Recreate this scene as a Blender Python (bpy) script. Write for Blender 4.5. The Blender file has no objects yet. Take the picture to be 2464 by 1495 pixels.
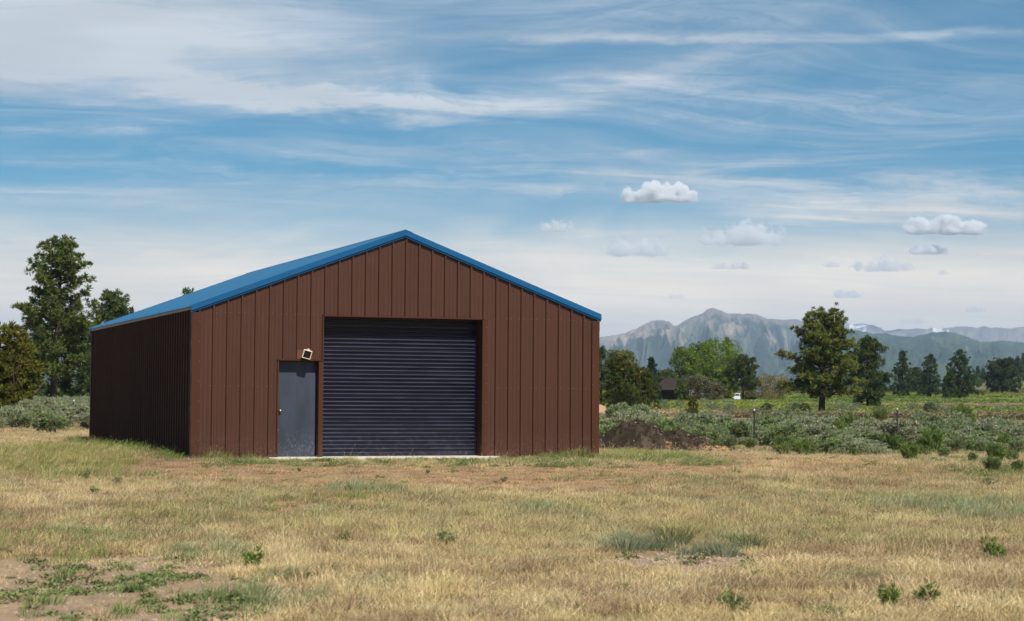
import bpy, math, random
import numpy as np

# ------------------------------------------------------------------ camera, sky, sun, exposure
SC = bpy.context.scene
COL = SC.collection
R = math.radians

# measured view (pixel units of a 2464 px wide frame)
FPX, CX, CY = 4412.46, 1232.0, 747.5
CAM = np.array([-7.4712, -38.652, 1.3495])
YAW, PITCH, ROLL = 0.3626, 0.0464, 0.0065
FWD = np.array([math.sin(YAW) * math.cos(PITCH), math.cos(YAW) * math.cos(PITCH), math.sin(PITCH)])
RT = np.array([math.cos(YAW), -math.sin(YAW), 0.0])
UP = np.cross(RT, FWD)
FH = np.array([math.sin(YAW), math.cos(YAW)])
RH = np.array([math.cos(YAW), -math.sin(YAW)])
cr, sr = math.cos(ROLL), math.sin(ROLL)
cam_d = bpy.data.cameras.new('camera')
cam = bpy.data.objects.new('camera', cam_d)
COL.objects.link(cam)
from mathutils import Matrix, Vector
rv, uv = cr * RT + sr * UP, -sr * RT + cr * UP
M = Matrix(((rv[0], uv[0], -FWD[0], CAM[0]), (rv[1], uv[1], -FWD[1], CAM[1]), (rv[2], uv[2], -FWD[2], CAM[2]), (0, 0, 0, 1)))
cam.matrix_world = M
cam_d.sensor_width = 36.0
cam_d.lens = 36.0 * FPX / 2464.0
cam_d.clip_start = 0.1
cam_d.clip_end = 80000
cam_d.dof.use_dof = True
cam_d.dof.focus_distance = 40.0
cam_d.dof.aperture_fstop = 4.0
SC.camera = cam

SUN_EL, SUN_AZ_OFF = R(50), R(7)          # azimuth measured from the front wall's outward normal (-Y) towards +X
SUN_DIR = np.array([math.cos(SUN_EL) * math.sin(SUN_AZ_OFF), -math.cos(SUN_EL) * math.cos(SUN_AZ_OFF), math.sin(SUN_EL)])
sun_d = bpy.data.lights.new('sun', 'SUN')
sun_d.energy = 5.0
sun_d.angle = R(0.53)
sun_d.color = (1.0, 0.955, 0.88)
sun = bpy.data.objects.new('sun', sun_d)
COL.objects.link(sun)
sun.rotation_euler = Vector(SUN_DIR).to_track_quat('Z', 'Y').to_euler()
sun.location = (20, -60, 80)

SC.view_settings.view_transform = 'Standard'
SC.view_settings.look = 'None'
SC.view_settings.exposure = 0.18
SC.view_settings.gamma = 1.0
SC.view_settings.use_curve_mapping = False
SC.render.engine = 'CYCLES'
SC.cycles.use_denoising = True
try:
    SC.cycles.denoiser = 'OPENIMAGEDENOISE'
except Exception:
    pass
SC.cycles.max_bounces = 10
SC.cycles.diffuse_bounces = 2
SC.cycles.glossy_bounces = 2
SC.cycles.transmission_bounces = 2
SC.cycles.transparent_max_bounces = 8
SC.cycles.volume_bounces = 10
SC.cycles.use_adaptive_sampling = False
SC.cycles.caustics_reflective = False
SC.cycles.caustics_refractive = False
SC.cycles.sample_clamp_indirect = 4.0


class NT:
    """small helper to write shader maths"""
    def __init__(s, tree):
        s.t = tree; s.n = tree.nodes; s.l = tree.links

    def node(s, kind, **kw):
        n = s.n.new(kind)
        for k, v in kw.items():
            setattr(n, k, v)
        return n

    def set(s, sock, v):
        if isinstance(v, bpy.types.NodeSocket):
            s.l.new(v, sock)
        elif v is not None:
            sock.default_value = v

    def m(s, op, a, b=None, c=None, clamp=False):
        n = s.node('ShaderNodeMath', operation=op, use_clamp=clamp)
        s.set(n.inputs[0], a)
        if b is not None: s.set(n.inputs[1], b)
        if c is not None: s.set(n.inputs[2], c)
        return n.outputs[0]

    def add(s, a, b): return s.m('ADD', a, b)
    def sub(s, a, b): return s.m('SUBTRACT', a, b)
    def mul(s, a, b): return s.m('MULTIPLY', a, b)
    def div(s, a, b): return s.m('DIVIDE', a, b)

    def smooth(s, x, a, b, lo=0.0, hi=1.0):
        n = s.node('ShaderNodeMapRange', interpolation_type='SMOOTHSTEP')
        s.set(n.inputs[0], x)
        for i, v in zip((1, 2, 3, 4), (a, b, lo, hi)): s.set(n.inputs[i], v)
        return n.outputs[0]

    def gauss(s, x, c, w):
        d = s.div(s.sub(x, c), w)
        return s.m('EXPONENT', s.mul(s.mul(d, d), -1.0))

    def xyz(s, x, y, z):
        n = s.node('ShaderNodeCombineXYZ')
        for i, v in enumerate((x, y, z)): s.set(n.inputs[i], v)
        return n.outputs[0]

    def sep(s, v):
        n = s.node('ShaderNodeSeparateXYZ'); s.set(n.inputs[0], v)
        return n.outputs

    def noise(s, vec, scale=1.0, detail=4.0, rough=0.55, dist=0.0, col=False, lac=2.0):
        n = s.node('ShaderNodeTexNoise')
        if vec is not None: s.set(n.inputs['Vector'], vec)
        s.set(n.inputs['Scale'], scale); s.set(n.inputs['Detail'], detail)
        s.set(n.inputs['Roughness'], rough); s.set(n.inputs['Distortion'], dist); s.set(n.inputs['Lacunarity'], lac)
        return n.outputs['Color' if col else 'Fac']

    def mix(s, f, a, b, mode='MIX'):
        n = s.node('ShaderNodeMix', data_type='RGBA', blend_type=mode)
        s.set(n.inputs[0], f); s.set(n.inputs[6], a); s.set(n.inputs[7], b)
        return n.outputs[2]

    def mapping(s, vec, loc=(0, 0, 0), rot=(0, 0, 0), scale=(1, 1, 1)):
        n = s.node('ShaderNodeMapping')
        s.set(n.inputs['Vector'], vec)
        n.inputs['Location'].default_value = loc; n.inputs['Rotation'].default_value = rot; n.inputs['Scale'].default_value = scale
        return n.outputs[0]

    def attr(s, name, kind='GEOMETRY'):
        n = s.node('ShaderNodeAttribute', attribute_name=name, attribute_type=kind)
        return n.outputs['Color']


def c4(c):
    return (c[0], c[1], c[2], 1.0)


# ---- world: Nishita sky with a layer of cirrus streaks
world = bpy.data.worlds.new('World')
SC.world = world
world.use_nodes = True
wt = world.node_tree
for n in list(wt.nodes): wt.nodes.remove(n)
w = NT(wt)
sky = w.node('ShaderNodeTexSky', sky_type='NISHITA', sun_disc=False)
sky.sun_elevation = SUN_EL
sky.sun_rotation = math.atan2(SUN_DIR[0], SUN_DIR[1])
sky.altitude = 2200
sky.air_density = 1.0
sky.dust_density = 0.4
sky.ozone_density = 3.0
SKY_STRENGTH = 0.085
tc = w.node('ShaderNodeTexCoord').outputs['Generated']
dx, dy, dz = w.sep(tc)
# azimuth (degrees, 0 along the view) and elevation (degrees)
fa = w.add(w.mul(dx, float(FH[0])), w.mul(dy, float(FH[1])))
fr = w.add(w.mul(dx, float(RH[0])), w.mul(dy, float(RH[1])))
az = w.mul(w.m('ARCTAN2', fr, fa), 57.2958)
el = w.mul(w.m('ARCSINE', dz), 57.2958)
# cirrus lies on a high, flat layer
dzc = w.add(w.m('MAXIMUM', dz, 0.0), 0.035)
px, py = w.div(fr, dzc), w.div(fa, dzc)
P0 = w.xyz(px, py, 0.0)
warp = w.sub(w.noise(w.mapping(P0, scale=(0.35, 0.35, 1)), 1.0, 3, 0.5), 0.5)
px2, py2 = w.add(px, w.mul(warp, 2.2)), w.add(py, w.mul(warp, 3.0))
n_big = w.noise(w.xyz(w.mul(px2, 0.22), w.mul(py2, 0.30), 3.1), 1.0, 3, 0.55, 0.3)
n_fil = w.noise(w.xyz(w.add(w.mul(px2, 0.5), w.mul(py2, 0.35)), w.mul(w.sub(py2, w.mul(px2, 0.25)), 1.9), 7.7), 1.0, 5, 0.62, 0.6)
n_fin = w.noise(w.xyz(w.mul(px2, 1.1), w.mul(py2, 3.2), 1.7), 1.0, 5, 0.66, 1.2)
gen = w.mul(w.smooth(n_big, 0.42, 0.70), w.smooth(n_fil, 0.30, 0.72))
gen = w.add(w.mul(gen, 0.45), w.mul(w.smooth(n_fin, 0.42, 0.78), w.smooth(n_fil, 0.35, 0.7, 0.05, 0.36)))
# larger cloud bands of this sky, in degrees of azimuth and elevation, edges broken up by the same noise
ew = w.sub(w.noise(w.xyz(w.mul(az, 0.16), w.mul(el, 0.45), 5.0), 1.0, 4, 0.6, 0.8), 0.5)
ew2 = w.sub(w.noise(w.xyz(w.mul(az, 0.35), w.mul(el, 1.5), 2.0), 1.0, 4, 0.65, 1.0), 0.5)
elw = w.add(el, w.add(w.mul(ew, 1.9), w.mul(ew2, 0.8)))
azw = w.add(az, w.mul(ew, 6.0))
wis = w.noise(w.xyz(w.mul(w.add(az, w.mul(el, .6)), .30), w.mul(w.add(el, w.mul(ew, 1.6)), 2.9), 4.0), 1.0, 5, 0.66, .7)
fil = w.mul(w.smooth(n_fin, 0.30, 0.70, 0.25, 1.0), w.smooth(wis, .30, .66, .25, 1.15))
fil2 = w.mul(w.smooth(n_fil, 0.28, 0.70, 0.45, 1.0), w.smooth(wis, .28, .62, .50, 1.12))


elt = w.add(el, w.mul(ew, 0.55))


def band(az0, el0, slope, curve, waz, wel, amp, ff, thin=False):
    d = w.sub(azw, az0)
    mid = w.m('MULTIPLY_ADD', d, w.m('MULTIPLY_ADD', d, curve, slope), el0) if curve else w.m('MULTIPLY_ADD', d, slope, el0)
    e = w.mul(w.sub(elt if thin else elw, mid), 0.62 / wel)
    a = w.mul(d, 0.62 / waz)
    q = w.m('SUBTRACT', 1.0, w.m('MULTIPLY_ADD', e, e, w.mul(a, a)), clamp=True)
    return w.mul(w.mul(w.mul(q, q), amp), ff)


fil3 = w.mul(w.smooth(n_fil, 0.25, 0.75, 0.75, 1.0), w.smooth(wis, .25, .70, .78, 1.05))
bands = [
    band(-14.0, 11.4, 0.02, 0.0, 9.5, 1.35, 0.80, fil3),    # bright sheet upper left
    band(-13.5, 9.9, -0.03, 0.0, 9.0, 1.0, 0.70, fil3),
    band(-6.5, 9.25, -0.06, 0.0, 6.0, 0.50, 0.50, fil),
    band(-2.5, 8.95, 0.02, 0.018, 8.5, 0.42, 0.62, fil2),    # long arc dipping in the middle
    band(4.5, 10.0, 0.10, 0.0, 4.5, 0.75, 0.40, fil2),
    band(6.0, 11.7, 0.0, 0.0, 6.0, 0.6, 0.30, fil2),
    band(9.5, 11.05, -0.012, 0.0, 6.5, 0.15, 0.50, fil2, True),     # thin trail upper right
    band(2.5, 11.15, 0.0, 0.0, 5.0, 0.16, 0.30, fil2, True),
    band(-13.0, 8.05, 0.06, 0.0, 3.5, 0.22, 0.40, fil, True),
    band(-6.0, 7.6, -0.03, 0.0, 5.0, 0.40, 0.30, fil),
    band(3.5, 7.35, -0.02, 0.004, 8.0, 0.40, 0.42, fil),
    band(-9.0, 6.1, 0.01, 0.0, 10.0, 0.55, 0.42, fil2),
    band(9.0, 6.2, -0.05, 0.004, 6.0, 0.55, 0.50, fil2),
    band(12.0, 8.6, 0.02, 0.0, 5.0, 0.7, 0.34, fil),
    band(13.5, 5.9, 0.05, 0.0, 5.0, 0.5, 0.42, fil2),
    band(-11.0, 6.9, -0.02, 0.0, 7.0, 0.28, 0.34, fil),
    band(0.5, 6.6, 0.015, 0.0, 8.0, 0.3, 0.36, fil2),
    band(6.5, 9.2, 0.03, 0.0, 7.0, 0.5, 0.34, fil),
]
tot = gen
for b in bands:
    tot = w.add(tot, b)
# low veil of thin high cloud towards the horizon, all the way round
veil = w.mul(w.smooth(w.add(el, w.mul(ew, 2.2)), 6.6, 3.2, 0.0, 0.98), w.smooth(n_fil, 0.2, 0.7, 0.82, 1.0))
keep = w.mul(w.sub(1.0, w.m('MINIMUM', tot, 0.9)), w.sub(1.0, veil))
cov = w.sub(1.0, keep)
cloud_hi = (0.66, 0.69, 0.73, 1)
cloud_lo = (1.40, 1.14, .84, 1)
ccol = w.mix(w.smooth(el, 8.0, 3.0), cloud_hi, cloud_lo)
dull = w.smooth(w.noise(w.xyz(w.mul(az, 0.11), w.mul(el, 0.6), 9.0), 1.0, 2, 0.6), 0.3, 0.7, 0.86, 1.04)
ccol = w.mix(1.0, ccol, w.xyz(dull, dull, dull), 'MULTIPLY')
csc = w.node('ShaderNodeVectorMath', operation='SCALE')
w.set(csc.inputs[0], ccol); csc.inputs['Scale'].default_value = 1.0 / SKY_STRENGTH
hs = w.node('ShaderNodeHueSaturation')
hs.inputs['Hue'].default_value = 0.482
hs.inputs['Saturation'].default_value = 1.72
hs.inputs['Value'].default_value = .78
w.set(hs.inputs['Color'], sky.outputs[0])
bg = w.node('ShaderNodeBackground')
w.set(bg.inputs['Color'], w.mix(cov, hs.outputs[0], csc.outputs[0]))
bg.inputs['Strength'].default_value = SKY_STRENGTH
wo = w.node('ShaderNodeOutputWorld')
wt.links.new(bg.outputs[0], wo.inputs['Surface'])
world.cycles.sampling_method = 'MANUAL'
world.cycles.sample_map_resolution = 512

# ------------------------------------------------------------------ helpers
rng = np.random.default_rng(7)
random.seed(7)


def ray(x, y):
    ax, ay = x - CX, y - CY
    a, b = cr * ax + sr * ay, -sr * ax + cr * ay
    return FWD + RT * (a / FPX) - UP * (b / FPX)


def hz(x):
    """row of the level horizon at column x"""
    return CY + FPX * math.tan(PITCH) + math.tan(ROLL) * (x - CX)


def at(x, y, d):
    """world point on the line of sight of (x, y) at horizontal depth d"""
    v = ray(x, y)
    k = d / (v[0] * FH[0] + v[1] * FH[1])
    return CAM + v * k


def lattice(ix, iy, seed):
    h = (ix.astype(np.int64) * 374761393 + iy.astype(np.int64) * 668265263 + seed * 974634777) & 0xFFFFFFFF
    h = ((h ^ (h >> 13)) * 1274126177) & 0xFFFFFFFF
    h = h ^ (h >> 16)
    return (h & 0xFFFFFF).astype(np.float64) / 0xFFFFFF


def vnoise(x, y, seed=0):
    x = np.asarray(x, float); y = np.asarray(y, float)
    ix, iy = np.floor(x).astype(np.int64), np.floor(y).astype(np.int64)
    fx, fy = x - ix, y - iy
    fx, fy = fx * fx * (3 - 2 * fx), fy * fy * (3 - 2 * fy)
    a, b = lattice(ix, iy, seed), lattice(ix + 1, iy, seed)
    c, d = lattice(ix, iy + 1, seed), lattice(ix + 1, iy + 1, seed)
    return (a * (1 - fx) + b * fx) * (1 - fy) + (c * (1 - fx) + d * fx) * fy


def fbm(x, y, seed=0, octv=4, rough=0.5):
    s = 0.0; a = 1.0; t = 0.0
    x = np.asarray(x, float); y = np.asarray(y, float)
    for o in range(octv):
        s = s + a * vnoise(x * 2 ** o + 17.3 * o, y * 2 ** o - 9.1 * o, seed + o)
        t += a; a *= rough
    return s / t


def sstep(a, b, x):
    t = np.clip((np.asarray(x, float) - a) / (b - a), 0, 1)
    return t * t * (3 - 2 * t)


def lerp(a, b, t):
    return a + (b - a) * t


# terrain: height over the plan, metres. d = distance ahead of the camera, l = metres to its right
PR = np.array([(-80, -.35), (0, -.3), (13, -.28), (25, -.2), (38, -.07), (44, -.12), (52, -.35), (60, -.5), (80, -.85), (110, -.85), (150, -.3), (200, 0.), (300, .5),
               (450, 1.7), (600, 3.0), (800, 3.2), (1200, 1), (2500, -2), (60000, -60)], float)
PL = np.array([(-80, -.35), (0, -.3), (13, -.28), (25, -.2), (38, -.06), (50, -.08), (70, -.15), (100, 0), (150, .15), (200, .4), (300, 1), (600, 2.2),
               (1200, 2), (2500, -2), (60000, -60)], float)
BW, BL = 9.28, 15.26


def height(x, y):
    x = np.asarray(x, float); y = np.asarray(y, float)
    ddx, ddy = x - CAM[0], y - CAM[1]
    d = ddx * FH[0] + ddy * FH[1]
    l = ddx * RH[0] + ddy * RH[1]
    zr_ = np.interp(d, PR[:, 0], PR[:, 1]); zl_ = np.interp(d, PL[:, 0], PL[:, 1])
    z = lerp(zl_, zr_, sstep(-14, 10, l - 0.02 * d))
    amp = np.clip(0.05 + d * 0.0016, 0.05, 0.8)
    z = z + (fbm(x * 0.16, y * 0.16, 3, 3) - 0.5) * 2 * np.clip(amp, 0, .16) * sstep(4, 12, d)
    z = z + (fbm(x * 0.018, y * 0.018, 5, 3) - 0.5) * 2 * amp * sstep(60, 200, d)
    z = z + (fbm(x * 1.1, y * 1.1, 9, 2) - 0.5) * 0.05 * (1 - sstep(60, 120, d))
    # low rise of earth along the left wall
    z = z + 0.07 * np.exp(-(((x + 1.6) / 1.7) ** 2 + ((y - 2.0) / 5.0) ** 2))
    # hillside far right
    z = z + 24 * sstep(-12, 75, l - 0.235 * d) * sstep(560, 900, d) * (1 - sstep(1500, 2400, d))
    # level under the building
    ins = sstep(-1.2, 0.15, np.minimum(np.minimum(x + .25, BW + .25 - x), np.minimum(y + .55, BL + .4 - y)))
    z = lerp(z, -0.075, ins)
    return z


def hgt(x, y):
    return float(height(np.array([x]), np.array([y]))[0])


def ground_at(x, y):
    """where the line of sight of (x, y) meets the terrain"""
    v = ray(x, y)
    n = v / math.hypot(v[0], v[1])
    lo, hi = 4.0, 4000.0
    for k in range(3):
        ts = np.geomspace(lo, hi, 160)
        P = CAM[None] + n[None] * ts[:, None]
        below = np.nonzero(P[:, 2] <= height(P[:, 0], P[:, 1]))[0]
        if not len(below): break
        i = max(int(below[0]), 1)
        lo, hi = ts[i - 1], ts[i]
    p = CAM + n * hi
    return np.array([p[0], p[1], hgt(p[0], p[1])])


def stand(x, d):
    """terrain point in column x at depth d"""
    p = at(x, hz(x), d)
    return np.array([p[0], p[1], hgt(p[0], p[1])])


def mesh_np(name, V, F, attrs=None, smooth=False):
    """V (n,3); F list of (m,k) index arrays"""
    me = bpy.data.meshes.new(name)
    V = np.asarray(V, np.float32)
    Fs = [np.asarray(f, np.int32) for f in (F if isinstance(F, list) else [F]) if len(f)]
    nl = sum(f.size for f in Fs); nf = sum(len(f) for f in Fs)
    me.vertices.add(len(V)); me.vertices.foreach_set('co', V.ravel())
    me.loops.add(nl); me.polygons.add(nf)
    me.loops.foreach_set('vertex_index', np.concatenate([f.ravel() for f in Fs]))
    st = []; o = 0
    for f in Fs:
        st.append(o + np.arange(len(f)) * f.shape[1]); o += f.size
    me.polygons.foreach_set('loop_start', np.concatenate(st).astype(np.int32))
    if smooth:
        me.polygons.foreach_set('use_smooth', np.ones(nf, bool))
    me.update(calc_edges=True)
    for k, v in (attrs or {}).items():
        v = np.asarray(v, np.float32)
        a = me.attributes.new(k, 'FLOAT_COLOR', 'POINT')
        c = np.ones((len(V), 4), np.float32); c[:, :3] = v
        a.data.foreach_set('color', c.ravel())
    return me


def link(name, me, mat=None, parent=None, loc=None):
    o = bpy.data.objects.new(name, me)
    COL.objects.link(o)
    if mat is not None and me is not None and not me.materials:
        me.materials.append(mat)
    if parent is not None: o.parent = parent
    if loc is not None: o.location = loc
    return o


def tag(o, label=None, cat=None, group=None, kind=None):
    if label: o['label'] = label
    if cat: o['category'] = cat
    if group: o['group'] = group
    if kind: o['kind'] = kind
    return o


def thing(name, loc, label, cat, group=None, rz=0.0):
    o = bpy.data.objects.new(name, None)
    o.empty_display_size = 0.3
    COL.objects.link(o)
    o.location = loc; o.rotation_euler = (0, 0, rz)
    return tag(o, label, cat, group)


class MB:
    """collects simple solids into one mesh"""
    def __init__(s): s.v = []; s.f = []

    def poly(s, pts):
        b = len(s.v); s.v += [tuple(p) for p in pts]; s.f.append(tuple(range(b, b + len(pts))))

    def box(s, x0, x1, y0, y1, z0, z1):
        b = len(s.v)
        s.v += [(x, y, z) for z in (z0, z1) for x, y in ((x0, y0), (x1, y0), (x1, y1), (x0, y1))]
        s.f += [tuple(b + i for i in f) for f in ((3, 2, 1, 0), (4, 5, 6, 7), (0, 1, 5, 4), (1, 2, 6, 5), (2, 3, 7, 6), (3, 0, 4, 7))]

    def extrude(s, prof, a, b, close=True):
        """profile points as functions of the end: prof is a list of (p, q); a and b map (p, q) to 3-D at either end"""
        n = len(prof); k = len(s.v)
        s.v += [tuple(a(p, q)) for p, q in prof] + [tuple(b(p, q)) for p, q in prof]
        for i in range(n if close else n - 1):
            j = (i + 1) % n
            s.f.append((k + i, k + j, k + n + j, k + n + i))
        if close:
            s.f.append(tuple(k + i for i in range(n))[::-1]); s.f.append(tuple(k + n + i for i in range(n)))

    def tube(s, pts, rad, n=6, cap=True):
        pts = [Vector(p) for p in pts]; k = len(s.v)
        for i, p in enumerate(pts):
            t = (pts[min(i + 1, len(pts) - 1)] - pts[max(i - 1, 0)]).normalized()
            u = t.orthogonal().normalized(); v = t.cross(u)
            r = rad[i] if hasattr(rad, '__len__') else rad
            s.v += [tuple(p + (u * math.cos(2 * math.pi * j / n) + v * math.sin(2 * math.pi * j / n)) * r) for j in range(n)]
        for i in range(len(pts) - 1):
            for j in range(n):
                s.f.append((k + i * n + j, k + i * n + (j + 1) % n, k + (i + 1) * n + (j + 1) % n, k + (i + 1) * n + j))
        if cap:
            s.f.append(tuple(k + j for j in range(n))[::-1]); s.f.append(tuple(k + (len(pts) - 1) * n + j for j in range(n)))

    def lathe(s, prof, c, n=16):
        """(radius, height) profile turned about a vertical axis at c"""
        k = len(s.v)
        for r, z in prof:
            s.v += [(c[0] + r * math.cos(2 * math.pi * j / n), c[1] + r * math.sin(2 * math.pi * j / n), c[2] + z) for j in range(n)]
        for i in range(len(prof) - 1):
            for j in range(n):
                s.f.append((k + i * n + j, k + i * n + (j + 1) % n, k + (i + 1) * n + (j + 1) % n, k + (i + 1) * n + j))

    def mesh(s, name, smooth=False, xf=None):
        me = bpy.data.meshes.new(name)
        v = s.v if xf is None else [tuple(xf @ Vector(p)) for p in s.v]
        me.from_pydata(v, [], s.f)
        if smooth:
            for p in me.polygons: p.use_smooth = True
        me.update()
        return me


def bevel(o, wd=0.004, seg=2):
    m = o.modifiers.new('bevel', 'BEVEL'); m.width = wd; m.segments = seg; m.limit_method = 'ANGLE'; m.angle_limit = R(40)
    return o


def new_mat(name):
    m = bpy.data.materials.new(name); m.use_nodes = True
    for n in list(m.node_tree.nodes): m.node_tree.nodes.remove(n)
    t = NT(m.node_tree)
    out = t.node('ShaderNodeOutputMaterial')
    return m, t, out


def principled(t, out, col, rough=0.6, spec=0.5, metal=0.0, bump=None, bdist=0.01, bstr=0.4):
    p = t.node('ShaderNodeBsdfPrincipled')
    t.set(p.inputs['Base Color'], col); t.set(p.inputs['Roughness'], rough)
    t.set(p.inputs['Specular IOR Level'], spec); t.set(p.inputs['Metallic'], metal)
    if bump is not None:
        b = t.node('ShaderNodeBump'); t.set(b.inputs['Height'], bump)
        b.inputs['Distance'].default_value = bdist; b.inputs['Strength'].default_value = bstr
        t.l.new(b.outputs[0], p.inputs['Normal'])
    t.l.new(p.outputs[0], out.inputs['Surface'])
    return p


def paint(name, col, rough=0.45, var=0.10, spec=0.4, dust=0.0, metal=0.0, streak=0.0, wave=0.0):
    """coil-coated or painted metal: slight mottling, run streaks, dust"""
    m, t, out = new_mat(name)
    pos = t.node('ShaderNodeNewGeometry').outputs['Position']
    n1 = t.noise(t.mapping(pos, scale=(1, 1, 0.35)), 1.3, 4, 0.6)
    n2 = t.noise(t.mapping(pos, scale=(9, 9, 0.5)), 1.0, 4, 0.6)
    f = t.add(t.mul(t.sub(n1, 0.5), var * 2), t.mul(t.sub(n2, 0.5), streak * 2))
    rnd = t.node('ShaderNodeObjectInfo').outputs['Random']
    f = t.add(f, t.m('MULTIPLY_ADD', rnd, .10, .95))
    c = t.mix(1.0, c4(col), t.xyz(f, f, f), 'MULTIPLY')
    if dust:
        z = t.sep(pos)[2]
        dn = t.noise(pos, 14.0, 5, 0.7)
        df = t.mul(t.smooth(z, 0.75, 0.0, 0.0, 1.0), t.smooth(dn, 0.42, 0.68, 0.0, dust))
        c = t.mix(df, c, (0.30, 0.235, 0.165, 1))
    rr = t.smooth(t.noise(pos, 5.0, 3, 0.6), 0.3, 0.7, rough - 0.06, rough + 0.08)
    p = principled(t, out, c, rr, spec, metal, bump=t.noise(t.mapping(pos, scale=(1, 1, 0.6)), 2.2, 2, 0.5) if wave else None, bdist=wave, bstr=0.5)
    return m


def leafy(name, rough=0.6, trans=0.35, var=0.18, spec=0.25, inst=False, nscale=3.0):
    """foliage: colour from the 'tint' attribute, light passing through"""
    m, t, out = new_mat(name)
    c = t.attr('tint', 'INSTANCER' if inst else 'GEOMETRY')
    if inst:
        c2 = t.attr('shade')
        c = t.mix(1.0, c, c2, 'MULTIPLY')
    p = t.node('ShaderNodeBsdfDiffuse'); t.set(p.inputs['Color'], c)
    tr = t.node('ShaderNodeBsdfTranslucent'); t.set(tr.inputs['Color'], c)
    mx = t.node('ShaderNodeMixShader'); mx.inputs[0].default_value = trans
    t.l.new(p.outputs[0], mx.inputs[1]); t.l.new(tr.outputs[0], mx.inputs[2])
    t.l.new(mx.outputs[0], out.inputs['Surface'])
    return m


def tinted(name, rough=0.9, spec=0.1, var=0.25, nscale=20.0, bump=0.0):
    m, t, out = new_mat(name)
    c = t.attr('tint')
    pos = t.node('ShaderNodeNewGeometry').outputs['Position']
    nn = t.noise(pos, nscale, 5, 0.65)
    f = t.add(t.mul(t.sub(nn, 0.5), var * 2), 1.0)
    c = t.mix(1.0, c, t.xyz(f, f, f), 'MULTIPLY')
    principled(t, out, c, rough, spec, bump=nn if bump else None, bdist=bump, bstr=0.7)
    return m

# ------------------------------------------------------------------ ground
def dl(x, y):
    ddx, ddy = np.asarray(x, float) - CAM[0], np.asarray(y, float) - CAM[1]
    return ddx * FH[0] + ddy * FH[1], ddx * RH[0] + ddy * RH[1]


def xy(d, l):
    return CAM[0] + d * FH[0] + l * RH[0], CAM[1] + d * FH[1] + l * RH[1]


def patch(px_, py_, wx, wy, a=1.0):
    """elliptical patch of ground: centre found on the terrain, half sizes in metres"""
    c = ground_at(px_, py_); d, l = dl(c[0], c[1])
    f_ = ground_at(px_, py_ - wy); n_ = ground_at(px_, py_ + wy)
    hd = max(0.2, 0.5 * float(dl(f_[0], f_[1])[0] - dl(n_[0], n_[1])[0]))
    return (float(d), float(l), wx / FPX * float(d), hd, a)


ZONES = {
    # trampled reddish dirt in front of the building
    'red': [patch(960, 1150, 430, 24, 1.0), patch(560, 1140, 200, 20, .8), patch(1300, 1150, 260, 26, .9), patch(1640, 1125, 130, 12, .8),
            patch(790, 1208, 130, 10, .9), patch(600, 1235, 330, 9, .65), patch(1990, 1112, 260, 10, .7), patch(370, 1112, 100, 14, .5), patch(1720, 1350, 60, 8, 1.0), patch(1620, 1352, 40, 6, .8)],
    'dirt': [patch(110, 1400, 260, 45, 1.1), patch(330, 1450, 300, 50, 1.1), patch(60, 1490, 300, 70, 1.2), patch(330, 1540, 240, 40, 1.0), patch(150, 1370, 160, 16, .8), patch(1665, 1345, 100, 20, 1.2), patch(1690, 1365, 80, 12, .7),
             patch(1560, 1354, 90, 10, .6), patch(870, 1240, 120, 8, .5), patch(470, 1390, 120, 12, .6)],
    'green': [patch(160, 1395, 130, 13, 1.0), patch(60, 1465, 130, 22, 1.1), patch(330, 1430, 190, 14, .9), patch(300, 1462, 200, 16, .9), patch(120, 1290, 160, 12, .9),
              patch(260, 1315, 60, 9, .7), patch(430, 1445, 80, 16, .7), patch(720, 1108, 120, 6, 1.1), patch(1000, 1110, 230, 8, 1.0), patch(1240, 1110, 130, 9, 1.0), patch(1360, 1112, 60, 8, .8),
              patch(1600, 1108, 140, 8, .9), patch(540, 1112, 100, 8, .6), patch(2400, 1140, 70, 12, 1.0), patch(100, 1225, 60, 8, .6), patch(450, 1490, 160, 14, .7),
              patch(2330, 1110, 160, 9, .7), patch(250, 1380, 80, 8, .6), patch(2200, 1480, 200, 20, .35), patch(1900, 1470, 160, 16, .3)],
    'blue': [patch(520, 1330, 150, 26, .55), patch(590, 1430, 150, 40, .55), patch(1480, 1310, 70, 10, .5), patch(1820, 1325, 60, 10, .5), patch(2150, 1215, 280, 22, .45), patch(1300, 1240, 160, 24, .5),
             patch(860, 1175, 110, 7, .7), patch(1060, 1200, 160, 14, .4), patch(2380, 1240, 140, 26, .6), patch(1120, 1300, 200, 30, .3), patch(850, 1380, 90, 40, .3)],
    'pale': [patch(1000, 1270, 320, 22, .6), patch(800, 1380, 250, 50, .7), patch(650, 1285, 170, 14, .8), patch(1500, 1240, 260, 40, .5), patch(1800, 1240, 200, 30, .5), patch(600, 1470, 120, 30, .7),
             patch(1000, 1400, 220, 50, .5), patch(740, 1440, 160, 40, .6), patch(2250, 1270, 260, 30, .4)],
    'olive': [patch(170, 1120, 110, 22, 1.0), patch(250, 1090, 130, 16, 1.0), patch(110, 1345, 120, 13, .6), patch(60, 1085, 120, 12, .6), patch(900, 1195, 200, 9, .5), patch(240, 1150, 150, 16, .6),
              patch(1560, 1098, 120, 8, .9), patch(500, 1190, 260, 16, .4), patch(110, 1310, 200, 20, .5)],
    'mauve': [patch(365, 1112, 90, 11, 1.1), patch(470, 1108, 60, 5, .5), patch(2100, 1400, 340, 60, .45), patch(1350, 1430, 400, 50, .4), patch(500, 1440, 150, 20, .3)],
}


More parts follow.
